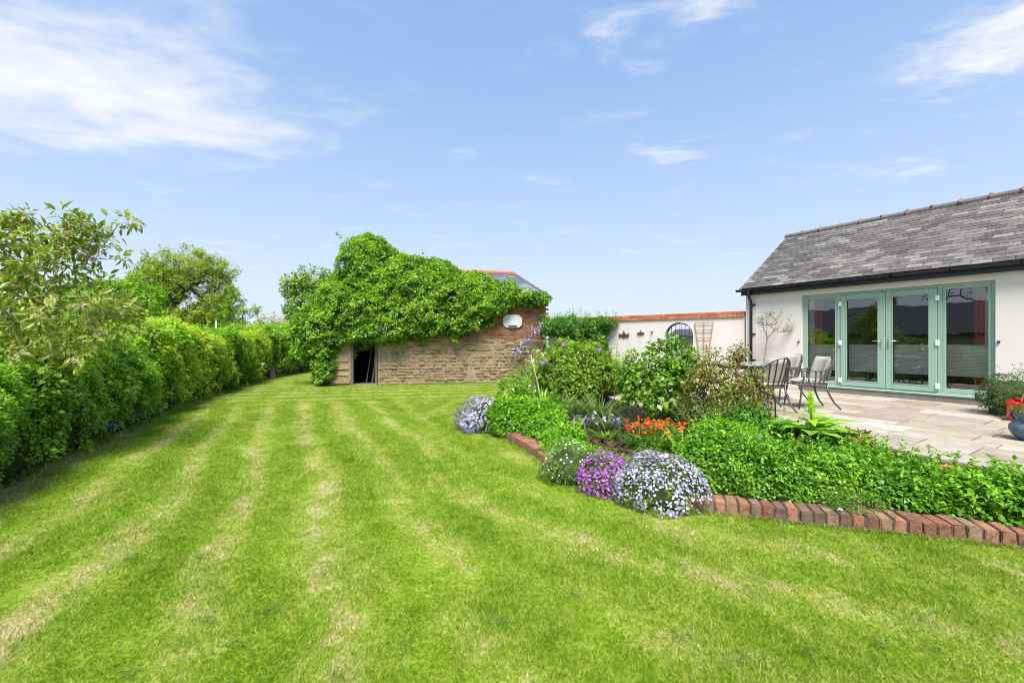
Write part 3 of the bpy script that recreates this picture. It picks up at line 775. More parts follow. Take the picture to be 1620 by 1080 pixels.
# room behind the glass
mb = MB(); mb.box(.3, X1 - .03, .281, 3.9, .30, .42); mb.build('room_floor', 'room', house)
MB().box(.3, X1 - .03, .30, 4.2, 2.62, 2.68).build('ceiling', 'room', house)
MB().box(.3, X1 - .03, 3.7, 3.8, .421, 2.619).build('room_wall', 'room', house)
# frame
def frame_rect(mb, x0, x1, z0, z1, w_, y0, y1, bot=None):
    bot = bot or w_
    mb.box(x0, x0 + w_, y0, y1, z0, z1); mb.box(x1 - w_, x1, y0, y1, z0, z1)
    mb.box(x0 + w_, x1 - w_, y0, y1, z1 - w_, z1); mb.box(x0 + w_, x1 - w_, y0, y1, z0, z0 + bot)
mb = MB(); frame_rect(mb, fx0 + .003, fx1 - .003, fz0, fz1 - .003, .052, .07, .15, .05)
mb.box(2.005, 2.070, .068, .152, fz0 + .051, fz1 - .056); mb.box(3.634, 3.700, .068, .152, fz0 + .051, fz1 - .056)
fr = mb.build('door_frame', 'door_green', house, bevel=.004)
mb = MB(); mb.box(fx0 - .01, fx1 + .01, -.06, .07, fz0 - .001, fz0 + .032); mb.build('sill', 'door_green', fr, bevel=.006)
def pane(x0, x1, z0, z1, par, y=.105):
    return MB().poly([(x0, y, z0), (x1, y, z0), (x1, y, z1), (x0, y, z1)], [(0, 1, 2, 3)]).build('pane', 'glass', par)
for (a0, a1) in ((1.368, 2.004), (3.701, 4.330)):
    g = MB(); frame_rect(g, a0 + .002, a1 - .002, fz0 + .053, fz1 - .057, .042, .078, .142, .085)
    sl = g.build('side_light', 'door_green', house, bevel=.004)
    pane(a0 + .04, a1 - .04, fz0 + .13, fz1 - .095, sl)
dl = []
for (a0, a1, hs) in ((2.074, 2.850, 1), (2.856, 3.631, -1)):
    g = MB(); frame_rect(g, a0, a1, fz0 + .055, fz1 - .060, .112, .052, .118, .118)
    d = g.build('door', 'door_green', house, bevel=.006); dl.append(d)
    pane(a0 + .108, a1 - .108, fz0 + .17, fz1 - .168, d, .083)
    g = MB(); frame_rect(g, a0 + .104, a1 - .104, fz0 + .164, fz1 - .162, .016, .046, .0515); g.build('glazing_bead', 'door_green', d)
    hx = a1 - .056 if hs > 0 else a0 + .056
    g = MB(); g.box(hx - .015, hx + .015, .040, .0519, 1.30, 1.52); g.build('handle_plate', 'steel', d, bevel=.005)
    g = MB(); g.tube([(hx, .042, 1.46), (hx, .004, 1.46), (hx - hs * .02, -.004, 1.46), (hx - hs * .135, -.002, 1.462)], .0095, 8); g.build('handle', 'steel', d, True)
    g = MB(); g.lathe([(0, 0), (.010, 0), (.010, .012), (0, .012)], 10); o = g.build('lock', 'steel', d); o.location = (hx, .040, 1.36); o.rotation_euler = (R(90), 0, 0)
    for hz_ in (.60, 1.42, 2.28):
        xx = a0 - .004 if hs > 0 else a1 + .004
        g = MB(); g.box(xx - .032, xx + .032, .030, .0515, hz_ - .055, hz_ + .055); g.build('hinge', 'white_plastic', d, bevel=.012)
# blinds and curtains inside
for (a0, a1) in ((1.40, 1.98), (2.19, 2.74), (2.97, 3.52), (3.74, 4.30)):
    MB().box(a0, a1, .165, .185, .80, 1.385).build('blind', 'blind', house)
def curtain(x0, x1, mat, y=.24):
    g = MB(); n = 26; vs = []; fs = []
    for i in range(n + 1):
        x = x0 + (x1 - x0) * i / n; yy = y + .035 * math.sin(i * 1.7)
        vs += [(x, yy, .47), (x, yy, 2.55)]
        if i: fs.append((2 * i - 2, 2 * i, 2 * i + 1, 2 * i - 1))
    g.poly(vs, fs).build('curtain', mat, house, True)
curtain(1.37, 1.50, 'voile', .22); curtain(1.50, 1.66, 'curtain_red', .23)
curtain(4.22, 4.36, 'voile', .22); curtain(4.08, 4.22, 'curtain_red', .23)
MB().box(4.06, 4.30, .45, 1.0, .42, .80).build('cupboard', 'room_wood', house)
# dining furniture seen dimly through the panes
g = MB(); g.box(2.5, 3.9, 1.5, 2.3, 1.10, 1.14)
for xx in (2.55, 3.85):
    for yy in (1.55, 2.25): g.box(xx - .03, xx + .03, yy - .03, yy + .03, .42, 1.10)
g.build('indoor_table', 'room_wood', house)
# small door catches on the wall
for xx in (1.262, 4.425):
    g = MB(); g.box(xx - .018, xx + .018, -.03, .002, 1.425, 1.460); g.tube([(xx, -.03, 1.44), (xx, -.05, 1.44)], .009, 8); g.build('door_catch', 'iron', house)

# roof
roof_pitch = math.atan2(4.47 - 2.80, DEP / 2 + .10)
sl_len = (DEP / 2 + .14) / math.cos(roof_pitch)
RX0, RX1 = -.09, X1 + .2
mb = MB()
ey, ez = -.13, 2.80
ry, rz = DEP / 2, 2.80 + math.tan(roof_pitch) * (DEP / 2 + .13)
nrm = Vector((0, -math.sin(roof_pitch), math.cos(roof_pitch)))
for (ya, za, yb, zb, sgn) in ((ey, ez, ry, rz, 1), (DEP + .13, ez, ry, rz, -1)):
    t_ = .05
    a = [(RX0 + .03, ya, za - .02), (RX1, ya, za - .02), (RX1, yb, zb - .02), (RX0 + .03, yb, zb - .02)]
    b = [(x, y_, z - t_) for x, y_, z in a]
    mb.poly(a + b, [(0, 1, 2, 3) if sgn > 0 else (3, 2, 1, 0), (7, 6, 5, 4) if sgn > 0 else (4, 5, 6, 7), (0, 4, 5, 1), (1, 5, 6, 2), (2, 6, 7, 3), (3, 7, 4, 0)])
roof = mb.build('roof', 'far_roof', house)
g = MB(); rows_n = 22; gauge = sl_len / rows_n; sw = .262
slate_me = []
for q in range(6):
    bm = bmesh.new(); bmesh.ops.create_cube(bm, size=1)
    for v in bm.verts: v.co = (v.co.x * (sw - .011), v.co.y * gauge * 2.0, v.co.z * .013); v.co.x += rng.normal() * .0018; v.co.y += rng.normal() * .003
    bmesh.ops.bevel(bm, geom=bm.edges[:], offset=.0018, segments=1, affect='EDGES')
    me = bpy.data.meshes.new('slate'); bm.to_mesh(me); bm.free(); me.materials.append(MATS['slate']); slate_me.append(me)
cand = []
for i in range(rows_n):
    xs = RX0 + (sw / 2 if i % 2 else 0)
    while xs < RX1:
        cand.append((i, xs)); xs += sw
def slate_xf(i, xs):
    s = gauge * (i + 1.0); c0 = Vector((xs + sw / 2 if xs > RX0 - 1 else xs, ey + math.cos(roof_pitch) * s, ez + math.sin(roof_pitch) * s)) + nrm * .016
    return c0
def hdist(p): # depth from the camera
    return HO.y + p.x * uy + p.y * ux
cand.sort(key=lambda c: hdist(slate_xf(*c)) + (100 if (HO.x + slate_xf(*c).x * ux - slate_xf(*c).y * uy) / max(.1, hdist(slate_xf(*c))) > 1.3 else 0))
rest = MB()
for q, (i, xs) in enumerate(cand):
    c0 = slate_xf(i, xs); tilt = roof_pitch - .055
    if q < 300:
        o = bpy.data.objects.new('slate', slate_me[random.randrange(6)]); C.objects.link(o); o.parent = roof
        o.location = c0 + nrm * random.uniform(0, .0035); o.rotation_euler = (tilt + random.gauss(0, .004), random.gauss(0, .004), random.gauss(0, .006))
    else:
        M = Matrix.Translation(c0 + nrm * random.uniform(0, .0035)) @ Matrix.Rotation(tilt, 4, 'X')
        hx, hy, hz_ = (sw - .011) / 2, gauge, .0065
        vs = [M @ Vector((sx * hx, sy * hy, sz * hz_)) for sz in (-1, 1) for sy in (-1, 1) for sx in (-1, 1)]
        rest.poly(vs, [(0, 2, 3, 1), (4, 5, 7, 6), (0, 1, 5, 4), (2, 6, 7, 3), (0, 4, 6, 2), (1, 3, 7, 5)])
# the remaining slates: same slate, tones by island
m, t = newmat('slate_mass')
ri = t.add('ShaderNodeNewGeometry').outputs['Random Per Island']; pp = wpos(t); nn_ = t.noise(pp, 9, 6, .65)
colr = t.ramp(ri, [(0, (.070, .064, .062)), (.3, (.100, .091, .087)), (.6, (.130, .119, .112)), (.85, (.165, .152, .143)), (1, (.235, .217, .204))])
colr = t.mix(1.0, colr, t.ramp(nn_, [(.25, (.72,) * 3), (.75, (1.25,) * 3)]), 'MULTIPLY')
colr = t.mix(t.maprange(t.noise(pp, .8, 5, .6), .48, .68, 0, .45, True), colr, (.075, .068, .064))
finish(t, pbsdf(t, colr, .65, 0, .25, nn_, .35, .004))
tag(rest.build('slate', 'slate_mass', roof), kind='stuff')
# ridge tiles with mortar lumps at the joints
x = RX0 - .02; i = 0
while x < RX1 - .1:
    l = .45; g = MB(); k = 9; vs = []; fs = []
    for j in range(k + 1):
        an = R(-20) + R(220) * j / k
        for xx in (0, l - .006):
            for rr in (.105, .088): vs.append((x + xx, ry + rr * math.cos(an), rz + .0 + rr * .8 * math.sin(an)))
    for j in range(k):
        a, b = 4 * j, 4 * j + 4
        fs += [(a, b, b + 2, a + 2), (a + 1, a + 3, b + 3, b + 1), (a, a + 1, b + 1, b), (a + 2, b + 2, b + 3, a + 3)]
    g.poly(vs, fs).build('ridge_tile', 'ridge_tile', roof)
    bm = bmesh.new(); bmesh.ops.create_icosphere(bm, subdivisions=2, radius=1)
    for v in bm.verts: v.co = Vector((v.co.x * .05, v.co.y * .125, v.co.z * .10)) * (1 + .25 * rng.normal() * .5)
    me = bpy.data.meshes.new('mortar'); bm.to_mesh(me); bm.free(); o = link('mortar', me, 'lichen_mortar', roof); o.location = (x + l, ry - .01, rz + .018)
    x += l; i += 1
# fascia, gutter, downpipe
MB().box(-.06, RX1, -.115, -.085, EZ - .10, 2.765).build('fascia', 'black_plastic', house)
MB().box(-.058, RX1, -.084, -.001, EZ - .062, EZ - .05).build('soffit', 'black_plastic', house)
g = MB(); k = 10; vs = []; fs = []
for j in range(k + 1):
    an = math.pi + math.pi * j / k
    for xx in (RX0 - .05, RX1):
        for rr in (.062, .056): vs.append((xx, -.182 + rr * math.cos(an), 2.792 + rr * math.sin(an)))
for j in range(k):
    a, b = 4 * j, 4 * j + 4; fs += [(a, a + 2, b + 2, b), (a + 1, b + 1, b + 3, a + 3)]
fs += [(0, 1, 3, 2), (4 * k, 4 * k + 2, 4 * k + 3, 4 * k + 1)]
vs += [(RX0 - .05, -.182, 2.792)]; e = len(vs) - 1
fs += [(e, 4 * j, 4 * j + 4) for j in range(k)]
gut = g.poly(vs, fs).build('gutter', 'black_plastic', house, True)
xx = .45
while xx < RX1:
    g = MB(); g.tube([(xx, -.182 + .066 * math.cos(an), 2.792 + .066 * math.sin(an)) for an in np.linspace(math.pi, 2 * math.pi, 9)], .012, 6, flat=(.03, .006)); g.build('bracket', 'black_plastic', gut); xx += .85
g = MB(); g.tube([(.17, -.182, 2.74), (.17, -.182, 2.66), (.17, -.16, 2.60), (.17, -.075, 2.48), (.17, -.06, 2.42), (.17, -.06, PZ + .02)], .034, 12)
dp = g.build('downpipe', 'black_plastic', house, True)
for zz in (2.36, 1.62, .95):
    g = MB(); g.lathe([(.040, 0), (.040, .05)], 14, (.17, -.06, zz)); g.box(.165, .26, -.03, .0, zz + .01, zz + .04); g.build('pipe_clip', 'black_plastic', dp)

# ------------------------------------------------------------------ white garden wall with arch
WL = Vector((1.30, 15.20, 0)); WR_ = math.atan2(-.641, .767)
gw = empty('garden_wall', WL, WR_, 'long white rendered garden wall with red brick coping and arched gateway', 'wall')
WLEN = 6.25; WT = 2.10
ax1 = WLEN - 1.29; ax0 = ax1 - .80; sp = 1.60
arch = [(ax1 + (ax0 - ax1) / 2 + .40 * math.cos(a), sp + .40 * math.sin(a)) for a in np.linspace(0, math.pi, 15)]
pts = [(0, -.05), (ax0, -.05)] + arch[::-1] + [(ax1, -.05), (WLEN, -.05), (WLEN, WT), (0, WT)]
bm = bmesh.new()
for yy in (0, .24):
    vv = [bm.verts.new((x, yy, z)) for x, z in pts]; bm.faces.new(vv if yy else vv[::-1])
bm.verts.ensure_lookup_table(); n = len(pts)
for i in range(n): bm.faces.new([bm.verts[j] for j in (i, (i + 1) % n, n + (i + 1) % n, n + i)])
bmesh.ops.recalc_face_normals(bm, faces=bm.faces[:])
bmesh.ops.triangulate(bm, faces=[f for f in bm.faces if len(f.verts) > 4])
me = bpy.data.meshes.new('wall'); bm.to_mesh(me); bm.free(); link('wall', me, 'wall_render', gw)
MB().box(.02, WLEN - .002, -.02, .26, WT + .001, WT + .148).build('coping_mortar', 'mortar', gw)
for row in range(2):
    x = -.1 * row
    while x < WLEN - .05:
        l = .225; x0 = max(x, 0.0); x1 = min(x + l - .009, WLEN - .004)
        if x1 - x0 > .02:
            zz = WT + .002 + row * .076
            MB().box(x0, x1, -.032 - .012 * (1 - row), .27, zz, zz + .067).build('brick', 'coping', gw)
        x += l
gate = empty('iron_gate', WL + Vector((.767 * (ax0 + .4) + .641 * .12, -.641 * (ax0 + .4) + .767 * .12, .30)), WR_, 'black iron bar gate standing in the arched gateway of the white wall', 'gate')
g = MB(); g.tube([(-.375, 0, 0)] + [(-.375 * math.cos(a), 0, 1.30 + .375 * math.sin(a)) for a in np.linspace(0, math.pi, 15)] + [(.375, 0, 0)], .016, 8); g.build('gate_frame', 'iron', gate)
for xx in (-.25, -.125, -.03, .03, .14, .25):
    g = MB(); g.tube([(xx, 0, .02), (xx, 0, 1.30 + math.sqrt(.37 ** 2 - xx * xx))], .008, 6); g.build('bar', 'iron', gate)
for zz in (.1, .75): MB().box(-.37, .37, -.008, .008, zz, zz + .025).build('rail', 'iron', gate)
# fan trellis
tx = WLEN - .995
tr_ = empty('fan_trellis', WL + Vector((.767 * tx - .641 * .03, -.641 * tx - .767 * .03, .85)), WR_, 'brown wooden fan trellis fixed on the white wall beside the arched gate', 'trellis')
for (a0, a1) in ((-.10, -.24), (0, 0), (.10, .24)):
    g = MB(); g.tube([(a0, 0, 0), (a1, 0, 1.13)], .01, 4, flat=(.022, .014)); g.build('upright', 'trellis_wood', tr_)
for zz in (.28, .49, .70, .91, 1.12):
    hw = .10 + .14 * zz / 1.13 + .008
    MB().box(-hw, hw, -.022, -.0095, zz - .011, zz + .011).build('slat', 'trellis_wood', tr_)
# rusty ornaments
for tx, zc_, wd, lab in ((WLEN - 3.37, 1.66, .34, 'larger rusty crown shaped ornament on the white wall next to the climber'), (WLEN - 2.82, 1.71, .22, 'smaller rusty crown shaped ornament on the white wall nearer the arched gate')):
    o = empty('wall_ornament', WL + Vector((.767 * tx - .641 * .02, -.641 * tx - .767 * .02, zc_)), WR_, lab, 'ornament', 'rusty ornaments on the white wall')
    half = [(0, .42), (.06, .20), (.16, .12), (.24, -.02), (.32, .06), (.46, .10), (.52, -.06), (.44, -.20), (.30, -.16), (.16, -.22), (0, -.30)]
    pl_ = [(x * wd, z * wd) for x, z in half] + [(-x * wd, z * wd) for x, z in half[-2:0:-1]]
    g = MB(); g.prism_y(pl_, -.012, .012); g.build('plate', 'rust', o)
    for s in (-1, 0, 1):
        g = MB(); g.lathe([(0, .0), (.06 * wd, .0), (.075 * wd, .02), (.0, .04)], 10); q = g.build('boss', 'rust', o); q.rotation_euler = (R(90), 0, 0); q.location = (s * .38 * wd, -.012, -.06 * wd)
tx = WLEN - 2.47
g = MB(); g.box(-.02, .02, -.05, 0, -.02, .02); g.tube([(0, -.05, 0), (0, -.09, .02)], .012, 6); o = g.build('wall_hook', 'rust'); o.location = WL + Vector((.767 * tx, -.641 * tx, 1.73)); o.rotation_euler = (0, 0, WR_); tag(o, 'tiny dark metal hook on the white wall above the smaller ornament', 'hook')

# ------------------------------------------------------------------ old barn
BA = Vector((-5.9, 13.92, 0)); BR = math.atan2(1.38, 7.14)
barn = empty('old_barn', BA, BR, 'old stone and brick barn overgrown with ivy', 'barn')
BL = 7.27; BW = 4.2; BH = 3.02; SPL = 1.40
d0, d1, dz = .655, 1.40, 1.90
mb = MB(); mb.prism_y([(-.05, -.1), (d0 - .06, -.1), (d0 - .06, dz + .08), (d1 + .06, dz + .08), (d1 + .06, -.1), (BL - .02, -.1), (BL - .02, BH), (-.05, BH)], .029, .45); 
o = mb.build('wall', 'barn_mortar', barn)
bm = bmesh.new(); bm.from_mesh(o.data); bmesh.ops.triangulate(bm, faces=[f for f in bm.faces if len(f.verts) > 4]); bm.to_mesh(o.data); bm.free()
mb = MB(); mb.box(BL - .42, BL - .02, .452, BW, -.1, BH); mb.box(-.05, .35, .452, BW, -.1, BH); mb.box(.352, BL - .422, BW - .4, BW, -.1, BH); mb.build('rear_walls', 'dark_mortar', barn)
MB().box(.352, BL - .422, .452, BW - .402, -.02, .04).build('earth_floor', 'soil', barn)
MB().box(.352, BL - .422, .452, BW - .402, BH - .12, BH - .05).build('loft', 'old_wood', barn)
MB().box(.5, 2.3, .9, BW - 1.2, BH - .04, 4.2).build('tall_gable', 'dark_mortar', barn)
# timber door frame, no door hung
g = MB(); g.box(d0 - .055, d0 + .035, -.01, .14, .0, dz); fr = g.build('door_post', 'old_wood', barn, bevel=.006)
g = MB(); g.box(d1 - .035, d1 + .055, -.01, .14, .0, dz); g.build('door_post', 'old_wood', barn, bevel=.006)
g = MB(); g.box(d0 - .10, d1 + .10, -.012, .16, dz + .002, dz + .12); g.build('lintel', 'old_wood', barn, bevel=.006)
g = MB(); g.box(d0 - .05, d1 + .05, -.08, .40, -.05, .035); g.build('door_step', 'concrete', barn, bevel=.01)
# rubble stones, each its own
def stone_mesh(l, h, j=.12):
    bm = bmesh.new(); bmesh.ops.create_cube(bm, size=1); bmesh.ops.subdivide_edges(bm, edges=[e for e in bm.edges if abs(e.verts[0].co.x - e.verts[1].co.x) > .5], cuts=1)
    for v in bm.verts: v.co = Vector((v.co.x * l, v.co.y * .16, v.co.z * h)) + Vector((rng.normal() * h * j, rng.normal() * .008, rng.normal() * h * j))
    bmesh.ops.bevel(bm, geom=bm.edges[:], offset=min(h, l) * .2, segments=2, affect='EDGES', clamp_overlap=True)
    me = bpy.data.meshes.new('stone'); bm.to_mesh(me); bm.free(); me.materials.append(MATS['rubble']); return me
special = [(4.62, 5.30, 1.08, 1.37), (5.34, 5.80, 1.10, 1.37), (1.50, 1.90, 1.00, 1.37), (2.55, 3.05, 1.10, 1.36), (3.08, 3.6, 1.12, 1.37), (.0, .58, .02, .24), (.02, .56, .26, .47), (.05, .58, .49, .72), (.0, .57, .74, .98), (.05, .57, 1.0, 1.36), (4.50, 4.62, .12, .98)]
stones = []
def put_stone(x0, x1, z0, z1, proud=0.0):
    l, h = x1 - x0 - .014, z1 - z0 - .014
    if l < .03 or h < .03: return
    stones.append((l * h * (0 if x1 < .6 and z0 > .9 else 1), l, h, (x0 + x1) / 2, .085 - proud + rng.normal() * .010, (z0 + z1) / 2))
for s_ in special: put_stone(*s_, .01)
z = .0
while z < SPL - .06:
    h = random.uniform(.075, .14); z1 = min(z + h, SPL)
    if SPL - z1 < .06: z1 = SPL
    x = -.02
    while x < BL - .05:
        l = random.uniform(.12, .27) if random.random() < .85 else random.uniform(.27, .42)
        x0, x1 = x, min(x + l, BL - .03); x += l
        if x1 > d0 - .07 and x0 < d1 + .07:
            if x0 < d0 - .12: x1 = d0 - .06
            elif x1 > d1 + .12: x0 = d1 + .06
            else: continue
        cx, cz = (x0 + x1) / 2, (z + z1) / 2
        if any(a - .02 < cx < b + .02 and c - .02 < cz < d + .02 for a, b, c, d in special): continue
        if z1 - z > .12 and random.random() < .3 and l > .25:
            zm = (z + z1) / 2 + random.uniform(-.01, .01); put_stone(x0, x1, z, zm); put_stone(x0, x1, zm, z1)
        else: put_stone(x0, x1, z + random.uniform(-.012, .012), z1 + random.uniform(-.012, .012))
    z = z1
stones.sort(reverse=True); rest = bmesh.new()
for q, (_, l, h, x, y, z) in enumerate(stones):
    me = stone_mesh(l, h, .085)
    if q < 298:
        o = bpy.data.objects.new('stone', me); C.objects.link(o); o.parent = barn; o.location = (x, y, z); o.rotation_euler = (0, random.gauss(0, .03), 0)
    else:
        me.transform(Matrix.Translation((x, y, z))); rest.from_mesh(me); bpy.data.meshes.remove(me)
m, t = newmat('rubble_mass'); ri = t.add('ShaderNodeNewGeometry').outputs['Random Per Island']; pp = wpos(t); nn_ = t.noise(pp, 14, 6, .65)
cc = t.mix(1.0, t.ramp(ri, RUB), t.ramp(nn_, [(.25, (.72,) * 3), (.75, (1.25,) * 3)]), 'MULTIPLY')
finish(t, pbsdf(t, cc, .95, 0, .25, nn_, .9, .02))
me = bpy.data.meshes.new('stone'); rest.to_mesh(me); rest.free(); me.materials.clear(); tag(link('stone', me, 'rubble_mass', barn), kind='stuff')
# brickwork above: the bricks in sight one by one, those deep under the ivy joined
bme = []
for q in range(5):
    bm = bmesh.new(); bmesh.ops.create_cube(bm, size=1)
    for v in bm.verts: v.co = Vector((v.co.x * .218, v.co.y * .11, v.co.z * .064)) + Vector(rng.normal(size=3) * .0025)
    bmesh.ops.bevel(bm, geom=bm.edges[:], offset=.005, segments=1, affect='EDGES')
    me = bpy.data.meshes.new('brick'); bm.to_mesh(me); bm.free(); me.materials.append(MATS['barn_brick']); bme.append(me)
bricks = []
row = 0; z = SPL + .012
while z < BH - .02:
    x = .05 - (.115 if row % 2 else 0)
    while x < BL - .1:
        cx = x + .11; expose = np.interp(cx, [1.3, 1.9, 3.0, 3.6, 4.4, 5.2, 6.2, 7.3], [0, .18, .25, .5, .75, 1.1, 1.6, 1.7])
        if not (d0 - .15 < cx < d1 + .15 and z < dz + .1): (row < 2 and 1.6 < cx and random.random() < .28) or bricks.append((z - SPL - expose, cx, z + .036))
        x += .232
    z += .077; row += 1
bricks.sort(); rest = MB()
for q, (e_, cx, zc_) in enumerate(bricks):
    if q < 300:
        o = bpy.data.objects.new('brick', bme[random.randrange(5)]); C.objects.link(o); o.parent = barn
        o.location = (cx, .062 + rng.normal() * .003, zc_); o.rotation_euler = (0, rng.normal() * .008, 0)
    else: rest.box(cx - .108, cx + .108, .006, .1, zc_ - .031, zc_ + .031)
tag(rest.build('brick', 'barn_brick', barn), kind='stuff')
# hipped slate roof on the right of the barn
by0, by1 = -.12, BW + .12; rzb = 4.18; rx1 = BL - .78; ex1 = BL + .12; rmid = BW / 2
mb = MB(); A_ = [(2.6, by0, BH - .02), (ex1, by0, BH - .02), (ex1, by1, BH - .02), (2.6, by1, BH - .02), (2.6, rmid, rzb), (rx1, rmid, rzb)]
mb.poly(A_, [(0, 1, 5, 4), (1, 2, 5), (2, 3, 4, 5), (0, 4, 3), (0, 3, 2, 1)])
broof = mb.build('roof', 'far_roof', barn)
pitch_b = math.atan2(rzb - BH, rmid - by0); slb = math.hypot(rzb - BH, rmid - by0)
gb = .16; i = 0
while gb * i < slb - .1:
    s = gb * (i + .8); f = s / slb; xr = ex1 + (rx1 - ex1) * f; x = xr - .015
    nbl = 0
    while nbl < 9:
        wdt = .27; mbx = MB(); mbx.box(-wdt / 2 + .003, wdt / 2 - .003, -gb, gb, -.004, .006)
        o = mbx.build('slate', 'barn_slate', broof); o.location = (x - wdt / 2 - (.135 if i % 2 else 0), by0 + (rmid - by0) * f, BH - .02 + (rzb - BH) * f + .016); o.rotation_euler = (pitch_b - .03, 0, 0)
        x -= wdt; nbl += 1
    i += 1
for i in range(12):
    x0 = rx1 - .42 * (i + 1); g = MB(); g.tube([(x0, rmid, rzb + .0), (x0 + .41, rmid, rzb + .0)], .10, 10); g.build('ridge_tile', 'terracotta', broof)
g = MB(); 
for i in range(7):
    f0, f1 = i / 7, (i + .96) / 7
    pth = [Vector((rx1, rmid, rzb)).lerp(Vector((ex1, by0, BH)), f) for f in (f0, f1)]
    g = MB(); g.tube(pth, .055, 8); g.build('hip_tile', 'ridge_tile', broof)
# oval backboard on the brick
bb = empty('backboard', BA + Vector((math.cos(BR) * 6.02 + math.sin(BR) * .03, math.sin(BR) * 6.02 - math.cos(BR) * .03, 2.16)), BR, 'small white rounded basketball backboard on the barn brickwork', 'backboard')
oc = [(.33, -.10), (.30, .06), (.22, .16), (.10, .215), (-.10, .215), (-.22, .16), (-.30, .06), (-.33, -.10), (-.31, -.14), (-.20, -.215), (-.08, -.235), (.08, -.235), (.20, -.215), (.31, -.14)]
oc = [(.345 * math.copysign(abs(math.cos(a)) ** .55, math.cos(a)), .235 * math.copysign(abs(math.sin(a)) ** .8, math.sin(a))) for a in np.linspace(0, 2 * math.pi, 29)[:-1]]
MB().prism_y(oc, -.02, .02).build('board', 'backboard', bb, bevel=.004)
g = MB(); g.tube([(-.15, -.025, -.155), (-.10, -.06, -.15), (.10, -.06, -.15), (.15, -.025, -.155)], .014, 6, flat=(.05, .016)); g.build('rim_bracket', 'iron', bb)
# poles leaning in the doorway
def world_b(x, y, z): return BA + Vector((math.cos(BR) * x - math.sin(BR) * y, math.sin(BR) * x + math.cos(BR) * y, z))
for a, b, rr, lab in (((1.02, .55, .05), (1.26, .75, 1.75), .016, 'slim grey pole leaning inside the dark barn doorway'), ((1.22, .50, .05), (1.36, .55, 1.3), .028, 'thick pale timber leaning on the post inside the barn doorway')):
    g = MB(); A0 = world_b(*a); B0 = world_b(*b) - A0; g.tube([(0, 0, 0), tuple(B0 * .5 + Vector((.004, 0, 0))), tuple(B0)], [rr, rr * .95, rr * .85], 8)
    o = g.build('wooden_pole', 'pale_bark'); o.location = A0; tag(o, lab, 'pole')

# ------------------------------------------------------------------ buildings further off
def plain_house(name, label, c, rz_, L_, W_, eave, ridge, wall, roofm, chim=()):
    o = empty(name, c, rz_, label, 'house')
    pts = [(0, 0), (0, eave), (W_ / 2, ridge - .06), (W_, eave), (W_, 0)]
    g = MB(); n = len(pts); g.poly([(0, y, z) for y, z in pts] + [(L_, y, z) for y, z in pts], [tuple(range(n)), tuple(range(2 * n - 1, n - 1, -1))] + [((i + 1) % n, i, n + i, n + (i + 1) % n) for i in range(n)]); g.build('wall', wall, o)
    ov = .3; sl = (ridge - eave) / (W_ / 2)
    g = MB()
    for s in (0, 1):
        ya = -ov if s == 0 else W_ + ov
        a = [(-.2, ya, eave - sl * ov), (L_ + .2, ya, eave - sl * ov), (L_ + .2, W_ / 2, ridge), (-.2, W_ / 2, ridge)]; b = [(x, y, z + .09) for x, y, z in a]
        g.poly(a + b, [(0, 1, 2, 3), (4, 7, 6, 5), (0, 4, 5, 1), (1, 5, 6, 2), (2, 6, 7, 3), (3, 7, 4, 0)])
    rf = g.build('roof', roofm, o)
    for cx in chim:
        g = MB(); g.box(cx - .35, cx + .35, W_ / 2 - .3, W_ / 2 + .3, ridge - .3, ridge + .8); ch = g.build('chimney', 'terracotta', rf)
        for dx in (-.18, .18):
            g = MB(); g.lathe([(.10, 0), (.12, .25), (.0, .25)], 8, (cx + dx, W_ / 2, ridge + .8)); g.build('chimney_pot', 'terracotta', rf)
    return o
# neighbour seen mirrored in the glass doors
nb_ = plain_house('slate_outbuilding', 'long low outbuilding with dark slate roof mirrored in the glass doors', (-19.5, 11.2, 0), R(-58), 21, 5.2, 1.9, 3.4, 'far_wall', 'far_roof', (9.5,))
nb_.rotation_euler = (0, 0, R(-58)); nb_.location = (-20.5, 9.6, 0)
plain_house('brick_cottage', 'distant red brick cottage with chimney pots beyond the hedge', P(368, 540, 62) * np.array([1, 1, 0]), R(8), 7, 6, 1.5, 2.15, 'terracotta', 'far_roof', (2.2, 5.0))
plain_house('brick_shed', 'small brown brick shed roof peeping above the hedge', P(325, 540, 26) * np.array([1, 1, 0]), R(70), 3, 1.1, 1.45, 1.78, 'terracotta', 'old_wood')
plain_house('dark_roofed_shed', 'dark roofed shed seen through the arched gateway', (8.2, 21.5, 0), R(-30), 6, 3, 1.74, 2.02, 'far_wall', 'far_roof')
g = MB(); g.tube([(0, 0, 0), (0, 0, 2.55)], .035, 8); o = g.build('white_pole', 'white_plastic'); o.location = P(342, 540, 22) * np.array([1, 1, 0]); tag(o, 'thin white pole standing behind the hedge beside the slim birch', 'pole')

